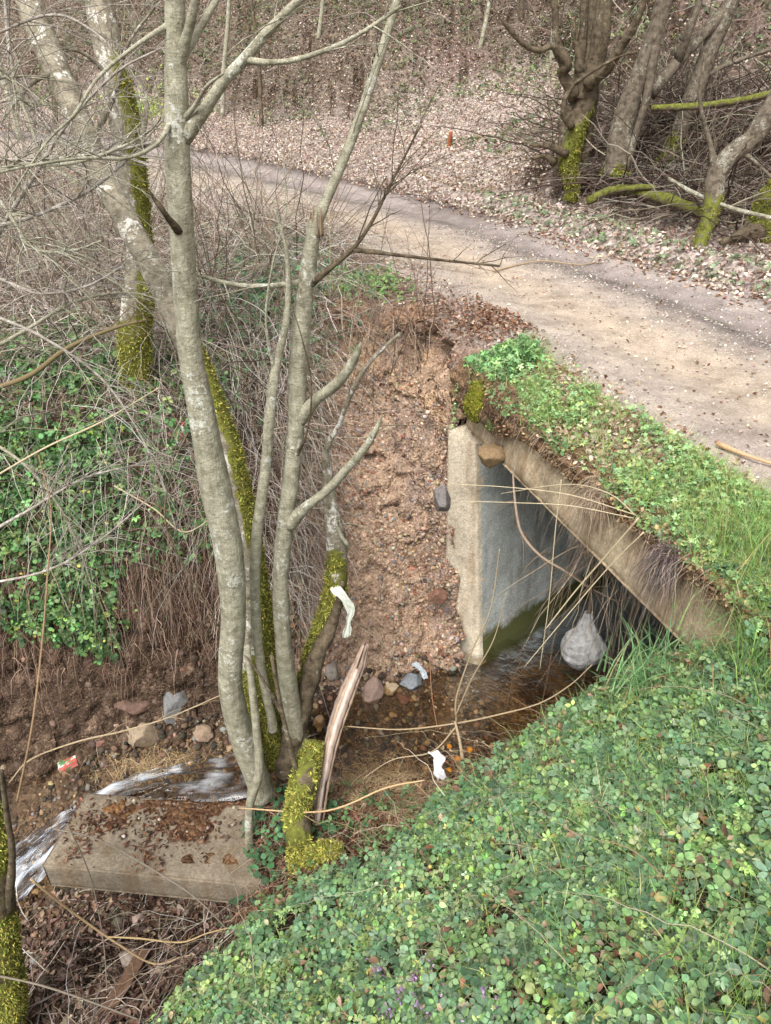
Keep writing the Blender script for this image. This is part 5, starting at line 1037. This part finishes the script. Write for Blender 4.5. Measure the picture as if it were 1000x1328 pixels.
# verge over the beam
vg = (F_D > .5) * (F_near > -.04) * 1.; vgl = vg * (F_db < .52)
mb = MB()
leaves(mb, 8500, vgl * (.15 + (F_nB > -.05)), [T_lobed, T_lobed, T_round, T_ovate], (.014, .03), [(138, 180, 122, 4), (158, 196, 142, 4), (172, 190, 118, 2.5), (108, 148, 100, 2.5)], (.005, .08), .6, .65, .2, .9)
P0 = onbank(645, 462, 2.45, .0); dd = np.exp(-((FC[:, 0] - P0[0]) ** 2 + (FC[:, 1] - P0[1]) ** 2) / .05)
leaves(mb, 2200, dd * (F_D > .5) * (F_SL < 1.0) * (F_near > -.02), [T_lobed], (.022, .04), [(122, 164, 108, 3), (142, 182, 126, 3), (96, 132, 88, 2)], (.02, .13), .8, .5, .3, 1.05)
stuff(mb, 'verge_herbs', M_leaf)
mb = MB(); P, _, _ = scatter(1500, vgl * (.2 + sstep(-.2, .5, F_nB) + sstep(3.2, 2.4, FC[:, 1]))); grass(mb, P, (.05, .16), [(146, 186, 92, 4), (168, 202, 104, 3), (120, 164, 94, 2), (210, 194, 156, 3)], 9, .02, .0028, 1.1); stuff(mb, 'verge_grass', M_leaf)
mb = MB(); leaves(mb, 5200, vg, [T_dry], (.02, .045), DRY, (.003, .03), .8, .5); stuff(mb, 'verge_litter', M_dry)
n = 1500; P, Nn, _ = scatter(n, vgl * (F_nB < .1)); d = rng.normal(0, .7, (n, 3)); d[:, 2] = np.abs(d[:, 2]) * .5 + .2; d[:, 0] -= .3; d /= np.linalg.norm(d, axis=1)[:, None]
A_, B_ = arcs(n, P + Nn * .01, d, rng.uniform(.05, .22, n), rng.uniform(.0008, .0017, n), 7, 1.0, .25, floor=.004); mb = MB(); mb.stems(A_, B_, pick([(206, 190, 156, 4), (176, 152, 122, 3)], n), 3); stuff(mb, 'verge_straw', M_twig)
# skirt of soil and dead grass hanging over the beam
n = 1300; yy = rng.uniform(2.25, 4.7, n); yy = yy[fbm(yy, 0, 0, 5, 2, 55) + rng.normal(0, .25, n) > 0]; n = len(yy); P = np.stack([beamX(yy) + .02 + rng.uniform(-.05, .1, n), yy, 2.3 + rng.uniform(-.02, .06, n)], -1); d = np.array((-.944, -.331, 0)) * rng.uniform(.2, .9, (n, 1)) + rng.normal(0, .25, (n, 3)) + (0, 0, .1)
A_, B_ = arcs(n, P, d, rng.uniform(.04, .2, n) * (1 + .5 * fbm(yy, 0, 0, 3, 2, 5)), rng.uniform(.0006, .0014, n), 8, 2.2, .5); mb = MB(); mb.stems(A_, B_, pick([(196, 176, 144, 3), (150, 128, 104, 3), (120, 98, 80, 2)], n)); stuff(mb, 'hanging_dead_grass', M_twig)
# earth lip on the beam
yy = np.arange(2.1, 4.85, .02); m = 14; a = np.linspace(-.3, 2.3, m)[None]; Yg, Ag = np.meshgrid(yy, a[0], indexing='ij')
rr = .075 + .04 * fbm(Yg, Ag, 0, 4, 3, 90) + .02 * fbm(Yg, Ag, 0, 18, 3, 91) + .06 * sstep(3.9, 4.5, Yg); ox = .07 - np.sin(Ag) * rr * 1.05; oz = 2.27 + np.cos(Ag) * rr * (1.1)
V = np.stack([beamX(Yg) + .944 * ox, Yg + .331 * ox, oz - .07 * sstep(3.9, 4.5, Yg) * (Ag / 2.3)], -1); i = np.arange(len(yy) - 1)[:, None] * m; j = np.arange(m - 1)[None]
mb = MB(); cl = np.empty(V.shape); cl[:] = S(104, 84, 66); cl = mixv(cl, S(146, 120, 92), sstep(0, .4, fbm(Yg, Ag, 0, 7, 3, 92))); mb.add(V.reshape(-1, 3), np.stack([i + j, i + j + 1, i + m + j + 1, i + m + j], -1).reshape(-1, 4), cl.reshape(-1, 3)); build(mb, 'verge_soil', M_ground)['kind'] = 'structure'
mb = MB(); n = 4200; yy = rng.uniform(2.2, 4.75, n); th = rng.uniform(.2, 2.2, n); kx = fbm(yy, th * .3, 0, 4, 3, 94) > -.12 ; yy, th = yy[kx], th[kx]; n = len(yy); ox = .07 - np.sin(th) * (.095 + .06 * sstep(3.9, 4.5, yy)); oz = 2.28 + np.cos(th) * (.09 + .06 * sstep(3.9, 4.5, yy)) - .07 * sstep(3.9, 4.5, yy) * th / 2.3
P = np.stack([beamX(yy) + .944 * ox, yy + .331 * ox, oz], -1); nn = np.stack([-np.sin(th), -np.sin(th) * .3, np.cos(th)], -1); mb_ = [T_lobed, T_dry, T_round, T_dry]
gcol = pick([(116, 152, 108, 4), (136, 168, 104, 3)], n, .2); dcol = pick([(178, 150, 120, 3), (128, 98, 76, 3)], n, .2); sel = rng.integers(0, 4, n)
for i_, tm in enumerate(mb_):
    k_ = (sel == i_) & ((th < 1.3) | (i_ % 2 == 1)); mb.inst(tm[0], tm[1], P[k_], frames(nn[k_], .8), rng.uniform(.014, .034, k_.sum()), (dcol if i_ % 2 else gcol)[k_])
stuff(mb, 'verge_edge_plants', M_leaf)
def clod(label, c, n, L, cols, name='root_clod'):
    c = np.array(c); d = rng.normal(0, .6, (n, 3)) + (-.5, -.3, -.1); d /= np.linalg.norm(d, axis=1)[:, None]; P = c + rng.normal(0, .03, (n, 3)); A_, B_ = arcs(n, P, d, rng.uniform(.3, 1, n) * L, rng.uniform(.001, .002, n), 7, 1., .5); mb = MB(); mb.stems(A_, B_, pick(cols, n), 3)
    V, F = t_stone(5.5, 3); mb.add(V * (.05, .06, .05) + c + (.04, .01, 0), F, S(84, 66, 54)); single(mb, name, M_twig, label, 'root clump', tuple(c))
clod('shaggy dark root clump bulging from the verge over the beam', BL(2.72, 2.27, .02), 420, .17, [(128, 112, 112, 3), (92, 78, 76, 3), (176, 156, 136, 1)])
clod('pale tangle of dead grass roots draping the middle of the beam', BL(3.25, 2.27, .02), 260, .2, [(180, 158, 132, 3), (146, 122, 100, 3)])
# moss cushion on the verge end
def cushion(label, c, r, seed):
    V, F = t_stone(seed, 4); V = V * r + c; mb = MB(); mb.add(V, F, S(128, 126, 48), 1.); t = thing('moss_cushion', label, 'moss', tuple(c)); build(mb, 'mat', M_moss, t)
    n = 3500; kx = rng.integers(0, len(F[0]), n); q = V[F[0][kx]]; w3 = rng.dirichlet((1, 1, 1), n); P = (q * w3[..., None]).sum(1); Nn = P - c; Nn /= np.linalg.norm(Nn, axis=1)[:, None]
    o = MB(); le = rng.uniform(.5, 1.4, n) * .014; o.inst(T_blade[0] * (1, .4, 1), T_blade[1], P, frames(Nn, .9), np.stack([le * .4, le, le], -1), pick([(176, 176, 36, 3), (140, 146, 30, 2), (110, 116, 30, 2)], n, .2) * .85); build(o, 'tufts', M_moss, t)
cushion('yellow-green moss cushion hanging on the verge end above the pale wall', BL(4.5, 2.24, .03), np.array((.075, .11, .13)), 3.3)
# daffodil-like tuft
def tuft(label, base, n, L, cols, wid=.0045, spread=.07, lean=.75, name='grass_tuft'):
    mb = MB(); grass(mb, np.tile(base, (n, 1)), L, cols, 1, spread, wid, lean); P = np.array(base); return single(mb, name, M_leaf, label, 'grass', (P[0], P[1], P[2]), smooth=True)
b0 = onbank(850, 898, 1.75, .0); tuft('dense tuft of long blue-green blades below the end of the beam', b0, 300, (.13, .3), [(118, 170, 116, 4), (142, 190, 134, 3), (98, 146, 98, 2), (190, 178, 134, .6)], .0052, .1, .8)
b1 = onbank(690, 470, 2.45, 0); tuft('upright grass tuft on the far end of the verge', b1, 150, (.12, .24), [(110, 162, 96, 3), (128, 176, 104, 2)], .003, .04, .5)
b2 = onbank(990, 850, 2.2, 0); tuft('large grass tuft at the near end of the verge', b2, 420, (.14, .3), [(134, 172, 88, 3), (110, 160, 100, 3), (196, 184, 130, 1)], .0035, .11, .9)
b3 = onbank(990, 720, 2.4, 0); tuft('tall grass tuft where the verge meets the road gravel', b3, 420, (.14, .3), [(138, 176, 88, 3), (118, 166, 92, 3), (196, 184, 130, 1)], .003, .1, .9)
b4 = onbank(1012, 1330, 2.1, 0); tuft('yellow-green grass tuft in the lowest corner of the near bank', b4, 260, (.08, .2), [(150, 178, 84, 3), (124, 160, 80, 3)], .0025, .1, .9)
b5 = BL(4.28, 2.16, .04); tuft('small bright grass tuft clinging beside the moss cushion', b5, 60, (.05, .12), [(138, 176, 84, 3), (118, 166, 92, 3)], .0025, .025, 1.1)
# bigger herb clump on the bank, purple dead nettles
mb = MB(); c = onbank(765, 985, 1.3, .05); n = 60; up = np.zeros((n, 3)); up[:, 2] = 1; mb.inst(T_lobed[0], T_lobed[1], np.tile(c, (n, 1)) + rng.normal(0, .03, (n, 3)), frames(up, .7), rng.uniform(.03, .06, n), pick([(130, 170, 120, 1), (112, 158, 108, 1)], n, .12)); single(mb, 'leafy_herb', M_leaf, 'pale green ragged-leaved herb standing above the ivy of the near bank', 'plant', tuple(c))
mb = MB()
for px, py in ((545, 1300), (560, 1316), (575, 1296), (610, 1322), (650, 1310), (535, 1268), (500, 1312), (460, 1290), (490, 1262), (630, 1285), (557, 1250), (520, 1290), (600, 1310), (480, 1240)):
    c = onbank(px, py, 1.1, .1); n = 34; mb.inst(T_ovate[0], T_ovate[1], c + rng.normal(0, .012, (n, 3)), frames(np.tile((0, 0, 1.), (n, 1)), 1.1), rng.uniform(.008, .018, n), pick([(186, 150, 214, 3), (150, 124, 168, 2), (120, 128, 104, 1.5)], n, .15))
stuff(mb, 'purple_dead_nettle', M_leaf)
mb = MB(); c = onbank(832, 1256, 1.7, .06); V, F = t_lobed = t_multi([(0, 1), (.8, .75), (-.8, .75)], w=.3, fold=.12, droop=-.2); mb.inst(V, F, c[None], frames(np.array([[0, -.3, 1.]]), .1), np.array([.05]), S(190, 150, 118)[None]); single(mb, 'oak_leaf', M_dry, 'large curled tan dead leaf resting on the green ivy', 'leaf', tuple(c))
# left bank greens
lb = isl * (FC[:, 1] > 3.9) * (FC[:, 1] < 5.9) * (FC[:, 0] < -1.1); px_, py_, _d = proj(FC)
lbz = lb * ((FC[:, 2] > 1.22 + .12 * F_nB) | ((px_ < 150 + 30 * F_nB) & (FC[:, 2] > .55))) * (.2 + (F_nB > -.2)) * (.2 + .8 * sstep(430, 500, py_)) * (.22 + .78 * sstep(190, 110, px_ + 40 * F_nB))
mb = MB()
leaves(mb, 14000, lbz, [T_tri, T_round, T_ovate, T_lobed], (.025, .05), [(88, 134, 80, 4), (106, 150, 92, 4), (68, 102, 64, 3), (128, 164, 96, 2)], (.0, .16), .8, .5, .34, .8)
leaves(mb, 500, lbz * (px_ < 170) * (py_ > 560), [T_round], (.018, .03), [(196, 198, 70, 1), (170, 182, 70, 1)], (.07, .12), .6, .6)
leaves(mb, 1800, isl * np.exp(-((px_ - 350) / 60) ** 2 - ((py_ - 395) / 60) ** 2), [T_lobed, T_tri], (.03, .055), [(84, 140, 100, 3), (104, 156, 112, 3)], (.03, .18), .7, .4)
leaves(mb, 900, isl * np.exp(-((px_ - 470) / 50) ** 2 - ((py_ - 372) / 14) ** 2), [T_lobed, T_round], (.02, .035), [(104, 146, 88, 3), (128, 166, 96, 3)], (.01, .06), .7, .4)
stuff(mb, 'left_bank_ivy', M_leaf)
# greens on the far hill
mb = MB()
leaves(mb, 14000, (F_far > 2) * (fa(fbm(GX, GY, 0, .8, 3, 99)) > .0) * 1., [T_tri, T_round], (.04, .08), [(104, 122, 84, 3), (124, 140, 90, 2), (84, 98, 72, 3)], (.0, .12), .7, .5)
leaves(mb, 700, (F_far > .0) * np.exp(-((px_ - 190) / 45) ** 2 - ((py_ - 140) / 22) ** 2), [T_round], (.05, .09), [(170, 190, 80, 2), (140, 170, 80, 2)], (.05, .3), .7, .5)
leaves(mb, 700, (F_far > .0) * (F_far < .6) * (FC[:, 0] > 1.2), [T_lobed], (.03, .06), [(120, 140, 112, 3), (140, 160, 130, 2)], (.0, .06), .7, .5)
stuff(mb, 'hill_greenery', M_leaf)
# ivy round the foot of the trees
mb = MB(); ft = isl * np.exp(-((FC[:, 0] + .55) / .28) ** 2 - ((FC[:, 1] - 2.75) / .22) ** 2)
leaves(mb, 170, ft, [T_tri, T_round], (.035, .06), [(66, 112, 80, 3), (84, 134, 92, 2)], (.02, .14), .8, .3); leaves(mb, 700, isl * (FC[:, 1] < 3.1) * (FC[:, 1] > 2.2) * (FC[:, 0] > -.7) * (FC[:, 0] < .9), [T_tri, T_ovate], (.02, .04), [(92, 134, 84, 3), (112, 150, 92, 2)], (.01, .08), .8, .5); stuff(mb, 'tree_foot_ivy', M_leaf)
# ------------------------------------------------------------------ brush
def brush(name, n, dens, L, r, cols, up=.7, sag=.5, wig=.2, lift=0., sides=3, K=10, bias=(0, 0, 0)):
    P, Nn, _ = scatter(n, dens); d = rng.normal(0, 1, (len(P), 3)); d[:, 2] = np.abs(d[:, 2]) * up; d += np.array(bias); d /= np.linalg.norm(d, axis=1)[:, None]
    P = P + (0, 0, 1) * rng.uniform(0, lift + 1e-6, (len(P), 1)); A_, B_ = arcs(len(P), P, d, rng.uniform(*L, len(P)), rng.uniform(*r, len(P)), K, sag, wig, floor=.01)
    mb = MB(); mb.stems(A_, B_, pick(cols, len(P), .18), sides)
    m = len(P); i = rng.integers(0, m, m); j = rng.integers(2, K - 2, m); d2 = A_[i, j + 1] - A_[i, j]; d2 /= np.linalg.norm(d2, axis=1)[:, None] + 1e-6; d2 += rng.normal(0, .6, (m, 3)); d2 /= np.linalg.norm(d2, axis=1)[:, None]
    A2, B2 = arcs(m, A_[i, j], d2, rng.uniform(.12, .4, m) * (L[1]) * .6, B_[i, j] * .6, 6, .3, .15); mb.stems(A2, B2, pick(cols, m, .18), 3); stuff(mb, name, M_twig)
BRN = [(182, 170, 154, 4), (208, 198, 184, 3), (134, 118, 102, 3), (158, 138, 110, 2), (104, 90, 78, 1.5)]
lbr = isl * (FC[:, 0] < -.35) * (FC[:, 1] > 4.2) * (FC[:, 1] < 11.0)
brush('bramble_thicket', 3600, lbr * (.05 + sstep(4.9, 5.7, FC[:, 1])) * (1 - .6 * sstep(7.5, 10, FC[:, 1])), (.5, 1.5), (.0018, .0045), BRN, .75, .55, .3, .3)
brush('bramble_mat', 4200, isl * (FC[:, 0] < -.5) * (FC[:, 1] > 4.25) * (.5 + sstep(4.9, 5.3, FC[:, 1] + (FC[:, 0] > -1.35))) * (FC[:, 1] < 6.8) * (FC[:, 0] > -4), (.3, .9), (.0015, .0035), BRN, .35, .8, .35, .1, bias=(0, -.4, 0))
brush('shrub_twigs', 420, isl * (FC[:, 0] < -.6) * (FC[:, 1] > 4.8) * (FC[:, 1] < 8.5), (1.0, 2.2), (.003, .007), [(120, 104, 88, 3), (150, 136, 120, 3), (96, 80, 68, 2)], 2.0, .15, .25, 0, 4)
brush('hill_brush', 3200, (F_far > 2.8) * F_dk, (.5, 1.8), (.004, .01), [(134, 120, 106, 3), (164, 150, 136, 3), (108, 92, 78, 3)], .9, .4, .3, .1)
brush('brush_pile', 2300, (F_far > .8) * np.exp(-((px_ - 900) / 95) ** 2 - ((py_ - 225) / 60) ** 2), (.5, 1.7), (.004, .011), [(116, 102, 88, 3), (150, 138, 122, 2), (78, 64, 54, 4)], .7, .25, .25, .3, 4)
brush('spit_twigs', 700, isl * (FC[:, 1] < 3.4) * (FC[:, 1] > 2.3) * (FC[:, 0] > -.8) * (FC[:, 0] < .8), (.15, .5), (.0012, .003), [(168, 142, 112, 3), (140, 110, 84, 3)], .5, .6, .3)
brush('gully_twigs', 420, isl * (FC[:, 2] < -.1) * (FC[:, 1] < 2.8) * (FC[:, 0] > -3), (.2, 1.1), (.0015, .005), BRN, .4, .5, .3)
brush('road_edge_roots', 420, isl * np.exp(-((F_near - .5) / .3) ** 2) * (FC[:, 0] > -1) * (FC[:, 0] < .8) * (FC[:, 1] > 5.2) * (FC[:, 2] > 2.3), (.2, .8), (.0015, .004), [(176, 152, 130, 3), (140, 112, 92, 3)], .3, .9, .35, .0, bias=(.2, -.9, 0))
# fine standing shoots before the road
pp = [PY(px, py, 5.6) for px, py in ((300, 380), (340, 390), (365, 385), (425, 372), (440, 378), (455, 375), (500, 372), (520, 375), (285, 370), (550, 378), (318, 395))]
n = 44; P = np.array(pp)[rng.integers(0, len(pp), n)] + rng.normal(0, .12, (n, 3)) * (1, 1, 0); P[:, 2] = gz(P[:, 0], P[:, 1]); d = rng.normal(0, .22, (n, 3)); d[:, 2] = 1
A_, B_ = arcs(n, P, d, rng.uniform(.6, 1.5, n), rng.uniform(.003, .006, n), 10, .05, .12); mb = MB(); mb.stems(A_, B_, pick([(112, 92, 80, 3), (136, 116, 98, 2)], n), 4)
m = 300; i = rng.integers(0, n, m); j = rng.integers(2, 9, m); d2 = d[i] * .8 + rng.normal(0, .5, (m, 3)); A2, B2 = arcs(m, A_[i, j], d2, rng.uniform(.1, .4, m), B_[i, j] * .6, 6, .05, .15); mb.stems(A2, B2, pick([(112, 92, 80)], m), 3); stuff(mb, 'upright_shoots', M_twig)
# root curtain on the left scarp
n = 5200; kx = isl * (F_SL > .8) * (FC[:, 0] < -.3) * (FC[:, 2] > .5) * (FC[:, 1] < 5.6); P, Nn, _ = scatter(n, kx * (.3 + sstep(.7, 1.3, FC[:, 2])))
d = Nn * .35 + rng.normal(0, .2, (n, 3)); A_, B_ = arcs(n, P + Nn * .015, d, rng.uniform(.08, .5, n), rng.uniform(.0008, .0032, n), 11, 1.1, .35); mb = MB(); mb.stems(A_, B_, pick([(146, 116, 96, 4), (112, 84, 66, 3), (178, 150, 128, 1.5)], n), 4); stuff(mb, 'root_curtain', M_twig)
n = 1500; xx = rng.uniform(-3.3, -.7, n); xx = xx[fbm(xx, 0, 0, 3, 2, 57) + rng.normal(0, .3, n) > -.1]; n = len(xx); y0 = np.interp(xx, [-5, -3.2, -2.4, -1.6, -1.05, -.6], [4.0, 4.02, 4.12, 4.2, 4.45, 5.1]) + rng.uniform(-.02, .14, n)
P = np.stack([xx, y0, gz(xx, y0) + .01], -1); d = np.stack([rng.normal(0, .3, n), -rng.uniform(.3, .9, n), rng.normal(.0, .2, n)], -1); A_, B_ = arcs(n, P, d, rng.uniform(.12, .5, n), rng.uniform(.0008, .0024, n), 9, 1.3, .3)
mb = MB(); mb.stems(A_, B_, pick([(164, 148, 126, 4), (124, 104, 84, 3), (190, 176, 156, 1.5)], n), 3); stuff(mb, 'bank_fringe', M_twig)
# dead grass mound at the water edge and dry grass by the cascade
mb = MB()
for c, sx, sy, n_ in (((-.02, 3.25), .16, .13, 3800), ((-1.75, 3.62), .2, .07, 700), ((.25, 2.85), .3, .2, 2600)):
    P = np.zeros((n_, 3)); P[:, 0] = c[0] + rng.normal(0, sx, n_); P[:, 1] = c[1] + rng.normal(0, sy, n_); P[:, 2] = gz(P[:, 0], P[:, 1]) + .01; d = rng.normal(0, 1, (n_, 3)); d[:, 2] = np.abs(d[:, 2]) * .5 + .15; d /= np.linalg.norm(d, axis=1)[:, None]
    A_, B_ = arcs(n_, P, d, rng.uniform(.06, .2, n_), rng.uniform(.0008, .0019, n_), 6, .9, .2, floor=.004); mb.stems(A_, B_, pick([(200, 172, 122, 4), (170, 140, 96, 3), (216, 194, 150, 2)], n_), 3)
stuff(mb, 'dead_grass_mound', M_twig)
